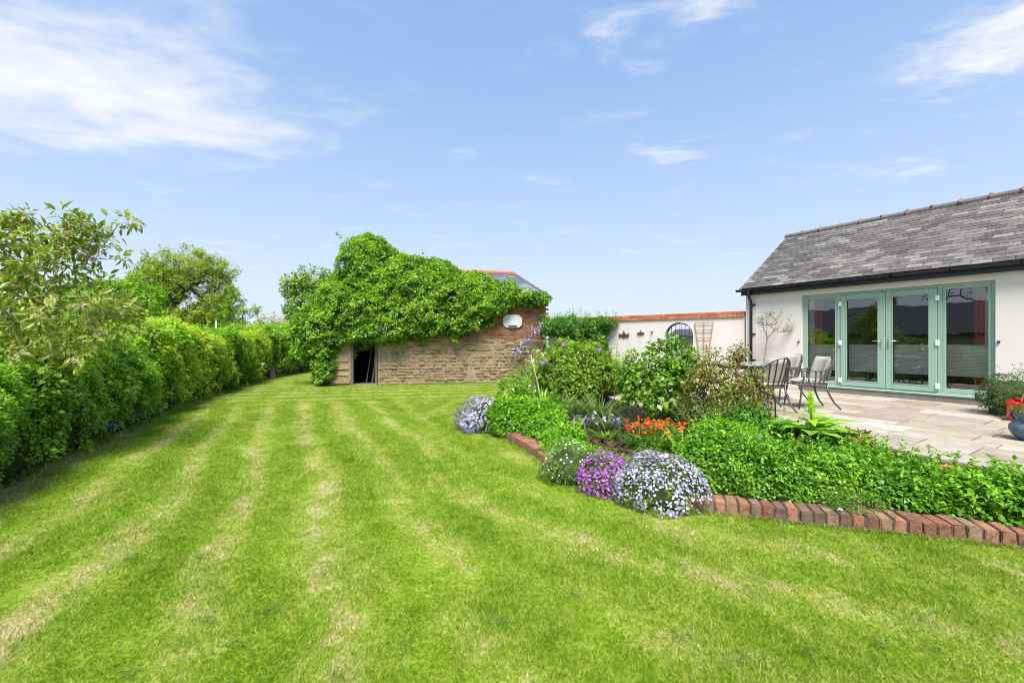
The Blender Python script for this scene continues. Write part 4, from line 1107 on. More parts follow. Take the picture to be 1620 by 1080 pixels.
# ------------------------------------------------------------------ patio furniture
def chair(loc, face, label):
    """metal slatted tub chair, local +y is the way it faces"""
    o = empty('patio_chair', loc, face, label, 'chair', 'slatted metal patio chairs round the table')
    def top(th):   # th 0 at the back, +-1 at the front ends of the arms
        f = abs(th); back = max(0, 1 - f * 1.75) ; an = th * R(125)
        rr = .285 + .03 * back; z = .64 + .235 * (math.cos(min(1, f * 1.55) * math.pi) * .5 + .5)
        return Vector((math.sin(an) * rr, -math.cos(an) * rr * 1.0 - .075 * back + (.05 if f > .8 else 0), z))
    def low(th):
        an = th * R(125); return Vector((math.sin(an) * .245, -math.cos(an) * .235, .405))
    ths = np.linspace(-1, 1, 31)
    g = MB(); g.tube([top(t) for t in ths], .011, 6, flat=(.026, .014)); g.build('top_rail', 'chair_metal', o)
    g = MB(); g.tube([low(t) for t in ths] + [Vector((-.20, .22, .405)).lerp(Vector((.20, .22, .405)), f) * -1 if False else Vector((.20 - .40 * f, .235, .405)) for f in (0, .5, 1)] + [low(-1)], .012, 6, flat=(.028, .016)); g.build('seat_rail', 'chair_metal', o)
    for t in np.linspace(-.92, .92, 15):
        a, b = low(t), top(t); m_ = a.lerp(b, .5) + Vector((a.x, a.y, 0)).normalized() * .012
        g = MB(); g.tube([a, m_, b], .008, 4, flat=(.026, .006)); g.build('slat', 'chair_metal', o)
    for sx in (-1, 1):
        a = top(sx)
        g = MB(); g.tube([a, Vector((sx * .235, .20, .52)), Vector((sx * .225, .225, .40)), Vector((sx * .232, .25, .2)), Vector((sx * .235, .275, .012))], [.013, .013, .0145, .014, .013], 8); g.build('leg', 'chair_metal', o, True)
        g = MB(); g.tube([Vector((sx * .17, -.19, .405)), Vector((sx * .185, -.21, .27)), Vector((sx * .21, -.28, .12)), Vector((sx * .235, -.37, .012))], [.0155, .015, .014, .012], 8); g.build('leg', 'chair_metal', o, True)
    # cushions
    def pillow(w_, d_, t_, name):
        n = 12; V = []; F = []
        for side in (1, -1):
            for i in range(n + 1):
                for j in range(n + 1):
                    u, v = i / n * 2 - 1, j / n * 2 - 1
                    e = (1 - abs(u) ** 5) * (1 - abs(v) ** 5); V.append((u * w_ / 2 * (1 - .06 * abs(v) ** 3), v * d_ / 2 * (1 - .05 * abs(u) ** 3), side * (t_ / 2 * e ** .45 + .001)))
        s = (n + 1) ** 2
        for i in range(n):
            for j in range(n):
                a = i * (n + 1) + j; F.append((a, a + n + 1, a + n + 2, a + 1)); F.append((s + a, s + a + 1, s + a + n + 2, s + a + n + 1))
        return np_mesh(name, V, F, 'cushion', o, None, True)
    c = pillow(.44, .45, .085, 'seat_cushion'); c.location = (0, .01, .455)
    c = pillow(.42, .45, .08, 'back_cushion'); c.location = (0, -.225, .655); c.rotation_euler = (R(107), 0, 0)
    m_ = c.data; co = np.empty(len(m_.vertices) * 3); m_.vertices.foreach_get('co', co); co = co.reshape(-1, 3); co[:, 2] -= 1.5 * co[:, 0] ** 2; m_.vertices.foreach_set('co', co.ravel()); m_.update()
    return o
TC = (4.25, 7.75)
tb = empty('patio_table', (*TC, PZ), 0, 'round metal patio table with dark glossy top among the slatted chairs', 'table')
g = MB(); g.lathe([(0, .715), (.64, .715), (.655, .725), (.655, .735), (.645, .742), (0, .742)], 48); g.build('table_top', 'table_top', tb)
g = MB(); g.lathe([(.60, .66), (.615, .66), (.615, .714), (.60, .714)], 40); g.build('apron', 'chair_metal', tb)
for a in (45, 135, 225, 315):
    c_, s_ = math.cos(R(a)), math.sin(R(a)); g = MB(); g.tube([(c_ * .58, s_ * .58, .70), (c_ * .5, s_ * .5, .42), (c_ * .42, s_ * .42, .25), (c_ * .5, s_ * .5, .08), (c_ * .56, s_ * .56, .012)], .016, 8); g.build('leg', 'chair_metal', tb, True)
g = MB(); g.lathe([(.40, .30), (.43, .30), (.43, .325), (.40, .325), (.40, .30)], 32); g.build('leg_ring', 'chair_metal', tb)
def fc(loc): return math.atan2(TC[1] - loc[1], TC[0] - loc[0]) - math.pi / 2
chair((4.13, 6.93, PZ), R(8), 'slatted metal chair with its back turned to the big leafy foxglove, cushion inside')
chair((5.06, 7.28, PZ), R(84), 'slatted metal chair with cream cushion standing sideways next to the glass doors')
chair((5.22, 8.25, PZ), R(100), 'slatted metal chair with cream cushion, half hidden behind its neighbour')
chair((3.35, 7.55, PZ), R(-75), 'dark slatted metal chair hidden behind the rose bush at the table')

# watering can, pots
wc = empty('watering_can', (7.27, 6.05, PZ), R(-60), 'bright red enamel watering can on the paving', 'watering can')
g = MB(); g.lathe([(0, .0), (.165, .0), (.168, .006), (.172, .245), (.178, .25), (.178, .262), (.168, .262), (.163, .25), (.16, .012), (0, .012)], 36); g.build('body', 'red_enamel', wc, True)
g = MB(); n = 14
g.poly([(.168 * math.cos(a), .168 * math.sin(a), .26) for a in np.linspace(R(95), R(265), n)] + [(.130 * math.cos(a), .130 * math.sin(a), .30 if 2 < i < n - 3 else .28) for i, a in enumerate(np.linspace(R(95), R(265), n))], [(i, i + 1, n + i + 1, n + i) for i in range(n - 1)]); g.build('half_lid', 'red_enamel', wc, True)
g = MB(); g.tube([(0, -.172 * math.cos(a), .245 + .14 * math.sin(a)) for a in np.linspace(0, math.pi, 17)], .008, 8); g.build('handle', 'red_enamel', wc, True)
g = MB(); g.tube([(.155, -.02, .10), (.26, -.05, .20), (.36, -.08, .36), (.40, -.09, .40)], [.035, .026, .020, .018], 10); sp_ = g.build('spout', 'red_enamel', wc, True)
g = MB(); g.lathe([(.018, 0), (.05, .05), (0, .06)], 14); q = g.build('rose_head', 'red_enamel', sp_); q.location = (.40, -.09, .40); q.rotation_euler = (0, R(50), 0)
pt = empty('glazed_pot', (5.92, 4.86, PZ), 0, 'blue grey glazed squat pot with flared neck on the paving', 'pot')
g = MB(); g.lathe([(0, 0), (.10, 0), (.105, .012), (.15, .06), (.178, .115), (.175, .165), (.135, .215), (.118, .235), (.128, .262), (.150, .315), (.146, .322), (.120, .27), (.10, .24), (.12, .2), (0, .19)], 32); g.build('body', 'glaze_pot', pt, True)
for s in (0, 1, 2, 3):
    a = s * math.pi / 2 + .4; g = MB(); g.tube([(.125 * math.cos(a), .125 * math.sin(a), .225), (.165 * math.cos(a), .165 * math.sin(a), .265), (.148 * math.cos(a), .148 * math.sin(a), .312)], .016, 8); g.build('lug', 'glaze_pot', pt, True)
bush('pot_seedling', 'small red green seedlings growing in the glazed pot', 'plant', (5.92, 4.86, PZ + .2), [(5.92, 4.86, PZ + .33, .11, .11, .06)], 26, 8, .03, .05, .022, 'rose_leaf', core=False, zmin=PZ + .2)
pp_ = empty('planter', (7.66, 6.62, PZ), 0, 'dark clay planter under the grey green evergreen by the door', 'pot')
g = MB(); g.lathe([(0, 0), (.17, 0), (.21, .20), (.22, .20), (.22, .23), (.19, .23), (.18, .18), (0, .18)], 24); g.build('pot', 'pot_clay', pp_, True)
bush('evergreen_shrub', 'bushy dark grey green evergreen shrub in a planter beside the watering can', 'shrub', (7.66, 6.62, PZ + .2), [(7.60, 6.58, PZ + .32, .28, .30, .22), (7.82, 6.62, PZ + .40, .30, .30, .20), (7.46, 6.48, PZ + .20, .18, .2, .17), (7.80, 6.42, PZ + .22, .3, .22, .20), (7.66, 6.7, PZ + .44, .14, .14, .12)], 520, 12, .055, .036, .011, 'evergreen', zmin=PZ + .03, sprigs=90, noise_amp=.25, noise_scale=2.5, corescale=.66)

# olive in front of the house
ob = (6.08, 10.42, PZ)
pp_ = empty('olive_pot', ob, 0, 'round clay pot of the olive tree beside the downpipe', 'pot')
g = MB(); g.lathe([(0, 0), (.15, 0), (.20, .30), (.215, .30), (.215, .34), (.19, .34), (.18, .29), (0, .28)], 24); g.build('pot', 'terracotta', pp_, True)
tree('olive_tree', 'small sparse olive tree leaning by the black downpipe', (6.08, 10.42, PZ + .28), (6.22, 10.38, 1.55), [(6.33, 10.3, 1.92, .42, .3, .26), (6.05, 10.35, 1.95, .18, .2, .12), (6.60, 10.2, 1.70, .16, .15, .16), (6.3, 10.3, 2.12, .2, .2, .1)], 46, 12, .08, .055, .013, 'olive', 'pale_bark', r_tip=.0035, step=.12, extra=10, power=2.4)
g = MB(); g.tube([(0, 0, 0), (.01, 0, 1.6)], .008, 6); o = g.build('bamboo_cane', 'dry_stem'); o.location = (6.25, 10.48, PZ + .25); tag(o, 'thin bamboo cane upright in the olive pot', 'cane')
# shepherd hook stake
g = MB(); g.tube([(0, 0, -.1), (0, 0, .60), (-.012, 0, .66), (-.04, .0, .69), (-.09, 0, .705), (-.16, 0, .73), (-.20, 0, .765), (-.19, 0, .80), (-.165, 0, .795), (-.165, 0, .77)], .0085, 8); o = g.build('plant_stake', 'iron', None, True); o.location = (3.32, 5.38, SOIL); tag(o, 'thin dark metal plant stake with a curled top by the rose bush', 'stake')

# ------------------------------------------------------------------ ivy on the barn
def E(px, py, Z, rx, ry, rz): c_ = P(px, py, Z); return (*c_, rx, ry, rz)
ivy_e = [E(520, 519, 14.5, 1.15, 1.0, .84), E(585, 432, 15.3, 1.02, 1.2, 1.22), E(563, 494, 14.7, 1.40, 1.15, 1.12), E(650, 458, 15.4, 1.45, 1.3, 1.08),
         E(650, 500, 14.6, 1.45, .75, .78), E(722, 476, 15.1, 1.15, 1.0, .84), E(770, 480, 15.2, .9, .75, .54), E(832, 473, 15.15, .78, .34, .17),
         E(718, 504, 14.7, .72, .5, .58), E(514, 570, 13.95, .28, .40, .72), E(598, 522, 14.2, .95, .55, .36), E(685, 446, 15.8, 1.1, 1.1, .72), E(762, 496, 14.85, .45, .35, .33), E(505, 545, 14.3, .66, .6, .55), E(530, 542, 14.1, .30, .35, .3), E(608, 474, 15.0, 1.55, 1.0, 1.12), E(690, 474, 14.95, 1.2, .85, .86), E(752, 454, 15.5, .78, .75, .40), E(798, 464, 15.3, .5, .5, .3)]
ivy = empty('ivy', (-4.5, 14.6, 0), 0, 'huge glossy green ivy engulfing the old barn roof and wall', 'ivy')
el = rel(ivy_e, (-4.5, 14.6, 0))
def ivy_keep(q): return ~((q[:, 2] < 1.42) & (q[:, 0] > -.42) & (q[:, 0] < 3)) & (q[:, 2] > .05)
Lv = Leaves()
Pt, N = shell(el, 6200, .95, .06, .9, .05, 21, ivy_keep)
lm = lump(Pt, 1.7, 33); Pt = Pt + N * (.085 * lm)[:, None]
clumps(Lv, Pt, N, 42, .125, .054, .049, .45, .4, spread=1.1, vbase=np.clip(.42 + .26 * lm + .4 * (rng.random(len(Pt)) - .5) + .25 * N[:, 2], 0, 1))  # shading put into the leaf tone: lighter tops and swells, darker gaps
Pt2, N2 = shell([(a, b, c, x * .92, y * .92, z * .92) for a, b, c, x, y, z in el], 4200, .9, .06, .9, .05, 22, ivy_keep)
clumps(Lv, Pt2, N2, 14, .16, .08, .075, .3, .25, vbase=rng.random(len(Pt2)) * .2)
Pt3, N3 = shell(el, 60, .98, .13, .9, 2.2, 23); up_ = N3[:, 2] > .25; Pt3, N3 = Pt3[up_], N3[up_]
for k in range(3): clumps(Lv, Pt3 + N3 * (.12 + .07 * k) + np.array([0, 0, .04 * k]), N3, 5, .07, .09, .08, .4, vbase=.5 + .4 * rng.random(len(Pt3)))
Lv.build('foliage', 'ivy', ivy)
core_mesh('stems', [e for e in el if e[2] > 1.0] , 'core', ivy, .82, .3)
# a few strands hanging on the wall
for px, py, ln in ((625, 545, .35), (672, 535, .25), (757, 505, .3), (563, 555, .2), (720, 530, .2)):
    q = P(px, py, 14.6) - np.array([-4.5, 14.6, 0]); 
    Lv = Leaves()
    for s in np.linspace(0, 1, 9): clumps(Lv, (q + np.array([rng.normal() * .04, -.18, -ln * s]))[None], np.array([[0, -1, .2]]), 7, .08, .085, .075, .3)
    Lv.build('trailing_stem', 'ivy', ivy)

# ------------------------------------------------------------------ hedge along the left boundary
HP = smooth_path([(-3.3, .6), (-3.95, 2.0), (-4.78, 3.9), (-5.66, 5.6), (-7.45, 9.8), (-8.45, 13), (-9.45, 16.3), (-9.7, 20.5), (-9.2, 25)], .1)
def hedge(label, y0, y1, hts, dep, n, per, cr, L, W, mat, seed, flower=None, big=False, bulge=.12, cat='hedge'):
    i0, i1 = np.searchsorted(HP[:, 1], [y0, y1]); path = HP[i0:i1]
    base = np.array([*path[len(path) // 2], 0]); base[0] -= dep / 2
    root = empty('hedge_section', base, 0, label, cat, 'hedge plants along the left boundary')
    ns = len(path); tg = unit(np.gradient(path, axis=0)); nr = np.stack([tg[:, 1], -tg[:, 0]], 1)   # towards the lawn
    ht = np.interp(np.linspace(0, 1, ns), np.linspace(0, 1, len(hts)), hts)
    def surf(s, u):
        """u 0..1: foot of front, up, over the top, down the back; s index 0..1"""
        i = s * (ns - 1); ii = np.clip(i.astype(int), 0, ns - 2); f = (i - ii)[:, None]
        q = path[ii] * (1 - f) + path[ii + 1] * f; nn = nr[ii]; h = ht[ii]
        an = np.clip((u - .08) / .84, 0, 1) * math.pi
        endf = np.ones(len(s))
        c_ = np.cos(an); s_ = np.sin(an); k = .42
        ox = np.sign(c_) * np.abs(c_) ** k * dep / 2; oz = np.abs(s_) ** k * h * .98
        x = q + nn * (ox - dep / 2)[:, None] * endf[:, None]
        Pn = np.stack([x[:, 0], x[:, 1], oz * endf], 1)
        N = unit(np.stack([nn[:, 0] * c_, nn[:, 1] * c_, np.maximum(s_, .05) * .9], 1))
        return Pn, N
    Lv = Leaves()
    s = rng.random(n); u = rng.beta(1.15, 1.9, n); Pn, N = surf(s, u)
    Pn = Pn + N * (lump(Pn, .7, seed) * bulge + lump(Pn, 2.2, seed + 1) * bulge * .7 + np.abs(rng.normal(size=len(Pn))) * .03)[:, None]; ok = Pn[:, 2] > .04; Pn, N = Pn[ok], N[ok]
    pt_ = lump(Pn, .55, seed + 7) + .5 * lump(Pn, 1.6, seed + 8); thin = rng.random(len(Pn)) < np.clip(.95 - .5 * (lump(Pn, 1.3, seed + 9) > .75), 0, 1)
    oth = (pt_ > .85) & thin; main = (pt_ <= .85) & thin
    clumps(Lv, Pn[main] - base, N[main], per, cr, L, W, .35, .45, big=big, spread=1.3, vbase=np.clip(.45 + .22 * lump(Pn[main], 1.1, seed + 3) + .6 * (rng.random(main.sum()) - .5), 0, 1))
    if oth.sum():
        L2 = Leaves(); clumps(L2, Pn[oth] - base + N[oth] * .03, N[oth], per * .6, cr * 1.1, L * 1.5, W * 1.9, .35, .45, spread=1.3); tag(L2.build('bramble', 'shrub_green' if mat != 'hedge_light' else 'hedge_mid', root), kind='stuff')
    g = MB()
    for _ in range(ns):
        i_ = rng.integers(0, ns); q_ = np.array([*path[i_], 0]) - base; q_[:2] -= nr[i_] * (.10 + .25 * rng.random()); hh_ = .25 + .5 * rng.random()
        g.tube([q_, q_ + np.array([rng.normal() * .05, rng.normal() * .05, hh_ * .5]), q_ + np.array([rng.normal() * .12, rng.normal() * .12, hh_])], .006 + .008 * rng.random(), 5, cap=False)
    tag(g.build('stems', 'bark', root), kind='stuff')
    s = rng.random(n // 2); u = rng.beta(1.1, 2, n // 2); Pi, Ni = surf(s, u); Pi = Pi + Ni * (lump(Pi, .7, seed) * bulge - .09)[:, None]
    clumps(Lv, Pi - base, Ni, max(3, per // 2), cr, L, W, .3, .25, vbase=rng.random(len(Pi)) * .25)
    # shoots along the top
    m = n // 14; s = rng.random(m); u = .3 + .35 * rng.random(m); Ps, Ns = surf(s, u)
    Ps = Ps + Ns * (lump(Ps, .7, seed) * bulge)[:, None]; ln = rng.random(m)
    for k in range(5): clumps(Lv, Ps - base + np.array([0, 0, 1]) * (.05 + .05 * k * ln)[:, None] + rng.normal(size=(m, 3)) * .01, Ns, 3, .03, L * .95, W * .95, .4, vbase=.55 + .45 * rng.random(m))
    Lv.build('foliage', mat, root)
    G = MB(); S, U = np.meshgrid(np.linspace(0, 1, max(6, ns // 3)), np.linspace(0, 1, 17), indexing='ij')
    Pc, Nc = surf(S.ravel(), U.ravel()); Pc = Pc + Nc * (lump(Pc, .7, seed) * bulge - .14)[:, None]; Pc[:, 2] = np.maximum(Pc[:, 2], .0)
    a, b = S.shape; F = np.array([(i * b + j, i * b + j + 1, (i + 1) * b + j + 1, (i + 1) * b + j) for i in range(a - 1) for j in range(b - 1)])
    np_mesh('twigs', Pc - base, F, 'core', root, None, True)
    if flower:
        fm, fn, fs = flower; s = rng.random(fn); u = .12 + .5 * rng.random(fn); Pf, Nf = surf(s, u); Pf = Pf + Nf * (lump(Pf, .7, seed) * bulge + .06)[:, None]
        rep = 7; Pf = np.repeat(Pf, rep, 0) + rdir(fn * rep) * .045; Nf = np.repeat(Nf, rep, 0)
        Lf = Leaves(); Lf.flowers(Pf - base, Nf + rdir(len(Pf)) * .5, fs * (.6 + .8 * rng.random(len(Pf)))); Lf.build('blossom', fm, root)
    return root
hedge('low near stretch of hedge with small dark privet leaves below the cherry', .7, 5.3, [.95, .98, 1.02, 1.10, 1.18], 1.3, 3300, 20, .085, .042, .022, 'hedge_dark', 41, None, bulge=.10)
hedge('hedge stretch of bright mid green leaves above the bluebells', 4.9, 8.4, [1.12, 1.30, 1.50, 1.56], 1.5, 3000, 20, .09, .044, .026, 'hedge_mid', 42, ('mayflower', 14, .018), bulge=.13)
hedge('hawthorn hedge stretch with yellow green tips and white blossom', 8.0, 12.2, [1.52, 1.72, 1.70, 1.55], 1.6, 2600, 18, .11, .055, .032, 'hedge_light', 43, ('mayflower', 34, .028), bulge=.15)
hedge('dark glossy hedge stretch after the hawthorn', 11.9, 14.6, [1.50, 1.62, 1.50], 1.5, 1500, 18, .13, .065, .036, 'hedge_dark', 44, None, bulge=.16)
hedge('neatly clipped pale green hedge block beside the leaning board', 14.5, 16.9, [1.60, 1.80, 1.70], 1.7, 1300, 20, .12, .055, .034, 'hedge_light', 45, ('mayflower', 20, .04), bulge=.07)
hedge('far hedge end with white flowers turning towards the barn', 16.9, 24.6, [1.80, 1.95, 1.95, 2.0], 2.4, 2600, 18, .15, .08, .045, 'hedge_mid', 46, ('mayflower', 90, .06), bulge=.2)
g = MB(); g.box(-.015, .015, -.12, .12, 0, .55); o = g.build('leaning_board', 'old_wood', None, bevel=.004); o.location = (-9.25, 16.55, .0); o.rotation_euler = (0, R(-14), R(-20)); tag(o, 'short grey board leaning against the clipped hedge block', 'board')

# bluebells at the hedge foot
def flower_tuft(name, label, base, rad, nleaf, hl, leafm, nfl, hf, fm, fsize, cat='plant', petals=2, per=4, group=None, wl=.012, lean=.5, stemm='green_stem', stemr=.0022):
    root = empty(name, base, 0, label, cat, group)
    a = rng.random(nleaf) * 6.283; r_ = rad * .5 * rng.random(nleaf) ** .5
    p0 = np.stack([np.cos(a) * r_, np.sin(a) * r_, 0 * a], 1); d = np.stack([np.cos(a) * lean, np.sin(a) * lean, np.ones(nleaf)], 1) + rng.normal(size=(nleaf, 3)) * .2
    Lv = Leaves(); Lv.add(p0, d, np.stack([-np.cos(a), -np.sin(a), .6 + 0 * a], 1), hl * (.6 + .6 * rng.random(nleaf)), wl, None, .15, -.0 + .45, True); Lv.build('leaves', leafm, root)
    if nfl:
        g = MB()
        for i in range(nfl):
            Lf = Leaves()
            an = rng.random() * 6.283; rr = rad * rng.random() ** .5; b = Vector((math.cos(an) * rr * .4, math.sin(an) * rr * .4, 0)); tip = Vector((math.cos(an) * rr, math.sin(an) * rr, hf * (.75 + .35 * rng.random())))
            g.tube([b, b.lerp(tip, .5) + Vector((0, 0, hf * .08)), tip], stemr, 4, cap=False)
            pts = np.array(tip) + rng.normal(size=(per, 3)) * fsize * .45
            Lf.flowers(pts, rdir(per) + np.array([0, -.5, .6]), fsize * (.7 + .5 * rng.random(per)), petals=petals); Lf.build('flower', fm, root)
        g.build('stalks', stemm, root)
    return root
for i, (px, py, Z, n_) in enumerate(((140, 694, 6.0, 9), (152, 693, 6.1, 12), (163, 690, 6.15, 9), (212, 671, 7.3, 4), (275, 640, 9.0, 4))):
    q = P(px, py + 8, Z); flower_tuft('bluebell_clump', 'small clump of blue bluebells at the foot of the hedge', (q[0] + .1, q[1] - .05, 0), .13, 26, .20, 'sword', n_, .26, 'bluebell', .03, group='bluebells at the hedge foot', per=6)

# ------------------------------------------------------------------ trees and bushes behind the hedge
cb = P(28, 540, 5.5); cb = np.array([cb[0], cb[1], 0])
ch_e = [E(60, 440, 5.5, .72, .6, .62), E(120, 400, 5.4, .45, .4, .36), E(30, 520, 5.3, .8, .6, .45), E(125, 500, 5.2, .62, .5, .30), E(-40, 450, 5.6, .8, .7, .8), E(35, 360, 5.5, .22, .22, .22), E(105, 350, 5.5, .16, .16, .26), E(150, 370, 5.4, .28, .2, .14), E(200, 352, 5.3, .16, .14, .05), E(185, 525, 5.0, .35, .3, .09), E(60, 560, 5.0, .6, .4, .25), E(165, 480, 5.3, .4, .3, .14)]
tree('cherry_tree', 'ornamental cherry with drooping bronze green leaves and fading pink blossom', cb, cb + np.array([.08, .1, 1.15]), ch_e, 420, 14, .13, .092, .038, 'cherry', 'pale_bark', r_tip=.0034, step=.16, big=True, flower=('blossom', 130, .030), sag=.03, droop=.30, extra=40, power=2.9)
bush('garden_bush', 'dense bright green bush rising behind the hedge beside the cherry', 'bush', (-11.0, 12.5, 0), [E(200, 490, 12.5, .75, .8, .8), E(150, 505, 12.2, 1.1, .9, .85), E(100, 530, 12, 1.2, 1, .9), E(215, 520, 12.2, .6, .7, .7)], 950, 22, .18, .11, .075, 'tree_bright', zmin=.2, sprigs=20, noise_amp=.18)
bush('low_bush', 'mixed low green bushes directly behind the hawthorn hedge', 'bush', (-9.6, 12, 0), [E(255, 545, 12.6, 1.1, .8, .5), E(300, 552, 13.5, 1.0, .8, .45)], 420, 18, .14, .075, .05, 'hedge_mid', zmin=.3, sprigs=30)
bush('dark_bush', 'deep green bush filling the gap under the cherry', 'bush', (-9.8, 8.2, 0), [E(40, 560, 7.6, 1.2, .8, .55), E(-60, 540, 7.6, 1.2, .9, .8), E(110, 545, 8.4, .9, .8, .5)], 800, 18, .11, .06, .036, 'hedge_mid', zmin=.3, sprigs=20)
big_b = P(287, 540, 42); big_b[2] = 0
tree('field_tree', 'large spreading tree with open crown and dark limbs beyond the hedge', big_b, big_b + np.array([.3, 0, 3.4]), [E(290, 440, 42, 3.9, 3.5, 3.0), E(250, 455, 42, 2.6, 2.5, 2.3), E(340, 430, 42, 2.0, 2, 1.5), E(235, 495, 42, 2.2, 2.2, 2.0), E(335, 495, 42, 2.4, 2.2, 1.5), E(270, 520, 41, 3.4, 2, 1.2), E(350, 475, 42, 1.9, 2, 1.6), E(355, 515, 42, 1.9, 1.8, 1.2), E(300, 505, 41, 3.2, 2, 1.4)], 1150, 26, .46, .19, .12, 'tree_far', 'dark_bark', r_tip=.017, step=.7, sag=.06, extra=500, power=2.15, wob=.12)
sb = P(366, 540, 24); sb[2] = 0
tree('slim_birch', 'slim young birch with thin leafy twigs in front of the far tree', sb, sb + np.array([.05, 0, 2.6]), [E(366, 505, 24, .85, .8, .95), E(370, 470, 24, .5, .5, .5), E(395, 490, 24, .6, .5, .3)], 120, 8, .17, .12, .075, 'tree_bright', 'dark_bark', r_tip=.007, step=.3, extra=40)
tb_ = P(495, 540, 25); tb_[2] = 0
tree('garden_tree', 'round headed light green tree standing behind the ivy mass', tb_, tb_ + np.array([.1, 0, 2.4]), [E(495, 455, 25, 1.5, 1.5, 1.25), E(465, 455, 25, .75, .9, .55), E(480, 490, 25, 1.1, 1.2, .9), E(525, 460, 25, 1.1, 1.2, 1.3)], 260, 18, .24, .15, .11, 'shrub_lime', 'dark_bark', r_tip=.012, step=.4, extra=140)
bush('shadowy_bush', 'leafy bush closing the lawn between hedge end and ivy', 'bush', (-11, 26, 0), [E(470, 560, 24, 1.3, 1.2, 1.4), E(500, 545, 25, 1.2, 1, 1.6), E(445, 572, 24, .9, .9, .8)], 650, 18, .2, .12, .08, 'tree_bright', zmin=.02, flower=('mayflower', 160, .06, lambda q: q[:, 2] < 1.4))
for i, (px, py, Z, rx, rz, m_) in enumerate(((432, 515, 55, 2.2, 1.6, 'tree_dusty'), (415, 522, 60, 1.6, 1.2, 'tree_dusty'), (455, 522, 48, 1.6, 1.3, 'tree_dusty'))):
    fb = P(px, 540, Z); fb[2] = 0
    tree('thin_leaved_tree', ('hazy half bare tree far beyond the hedge, tallest of three', 'hazy half bare tree far off beside the cottage chimneys', 'hazy half bare tree far off just beside the ivy mass')[i], fb, fb + np.array([0, 0, 1.6]), [E(px, py, Z, rx, rx, rz)], 90, 6, .5, .3, .16, m_, 'pale_bark', r_tip=.025, step=.6, extra=20)
for i, (px, Z, rx, rz) in enumerate(((60, 60, 7, 2.6), (150, 66, 7, 3.2), (-60, 55, 8, 4))):
    q = P(px, 520, Z); bush('distant_tree', ('far green treetop behind the cherry branches', 'far green treetop between the cherry and the field tree', 'far broad treetop behind the densest cherry leaves')[i], 'tree', (q[0], q[1], 0), [(q[0], q[1], 2.2, rx, 3, rz), (q[0] + 2, q[1], 1.6, rx, 3, rz * .8)], 420, 12, .6, .4, .28, 'tree_far', zmin=.1, noise_amp=.25, noise_scale=.3)
# tree behind the neighbour, mirrored in the glass
nb_b = (-24.0, -3.0, 0)
tree('bare_ash_tree', 'tall thinly leaved ash mirrored in the upper door panes', nb_b, (-24, -3, 4.0), [(-24, -3, 7.5, 3.4, 3.4, 2.8), (-22.5, -5.5, 6, 2, 2, 2)], 170, 6, .4, .22, .12, 'tree_far', 'dark_bark', r_tip=.007, step=.6)

# ------------------------------------------------------------------ flower bed planting
def mound(name, label, c, r3, leafn, fm, fn, fs, keep=None, group='flowering mounds spilling over the kerb', leaf='mound_leaf', dens=None, nper=12, cs=.80):
    x, y, z = c; rx, ry, rz = r3
    b = (x, y, 0); ells = [(x, y, z, rx, ry, rz), (x + rx * .35, y + ry * .1, z - rz * .12, rx * .7, ry * .8, rz * .8), (x - rx * .38, y, z - rz * .15, rx * .66, ry * .8, rz * .78)]
    return bush(name, label, 'flowering plant', b, ells, leafn, nper, .045, .032, .007, leaf, zmin=.012, group=group, flower=(fm, fn, fs, keep), noise_amp=.13, noise_scale=2.4, corescale=cs, seed=int(rng.integers(99)))
def patchy(lo, hi, seed, z0=-9., zs=0.):
    return lambda q: rng.random(len(q)) < np.clip(.85 + .5 * lump(q, 3.2, seed) + zs * (q[:, 2] - z0), lo, hi)
mound('phlox_mound', 'lavender flowering mound at the far end of the brick kerb by the open lawn', (-.46, 7.02, .18), (.41, .36, .32), 800, 'lavender', 8000, .025, patchy(.35, 1, 61))
mound('phlox_mound', 'sparse white flowering green mound next to the purple one', (.60, 4.44, .13), (.26, .23, .25), 560, 'white_petal', 1700, .019, lambda q: (rng.random(len(q)) < np.clip(.10 + 2.4 * (q[:, 2] - .20) + .25 * lump(q, 3, 62), .03, 1)))
mound('phlox_mound', 'vivid purple magenta flowering mound between the white and the lilac mounds', (.93, 4.16, .10), (.25, .24, .21), 460, 'magenta', 4600, .021, patchy(.05, 1, 63, .12, 2.2))
mound('phlox_mound', 'largest mound of pale lilac flowers hanging over the brick kerb', (1.33, 3.86, .12), (.37, .32, .265), 800, 'lilac_white', 8500, .021, patchy(.08, .95, 64, .20, 2.2))
mound('phlox_mound', 'small green tuft with few lilac flowers lapping the kerb top', (2.78, 3.50, .10), (.20, .16, .09), 420, 'lavender', 40, .022, cs=.4)
mound('phlox_mound', 'flat green tuft with scattered lilac flowers beside the largest mound', (1.72, 3.95, .08), (.20, .2, .13), 420, 'lavender', 60, .02, cs=.5)
# leafy masses
bush('lime_clump', 'bright lime green leafy clump behind the far lavender mound', 'plant', (.2, 6.7, SOIL), [(.05, 6.9, .22, .46, .50, .30), (.40, 6.75, .20, .42, .5, .27), (.52, 6.25, .14, .36, .4, .22), (.0, 6.6, .16, .3, .3, .24), (.66, 5.75, .10, .28, .35, .17)], 2100, 14, .06, .045, .030, 'lime', zmin=.05, sprigs=130, up=.6)
bush('low_green_clump', 'low fresh green ground cover between lime clump and white mound', 'plant', (.75, 5.2, SOIL), [(.66, 5.2, .10, .26, .3, .11), (.95, 5.0, .08, .22, .2, .09), (1.15, 4.7, .08, .2, .16, .08)], 420, 12, .045, .05, .012, 'lime', zmin=.05)
balm_e = [(1.93, 4.12, .20, .29, .36, .27), (2.15, 4.05, .18, .34, .42, .28), (2.45, 3.98, .18, .32, .40, .26), (2.75, 3.92, .15, .30, .36, .20), (2.15, 4.45, .24, .32, .28, .27)]
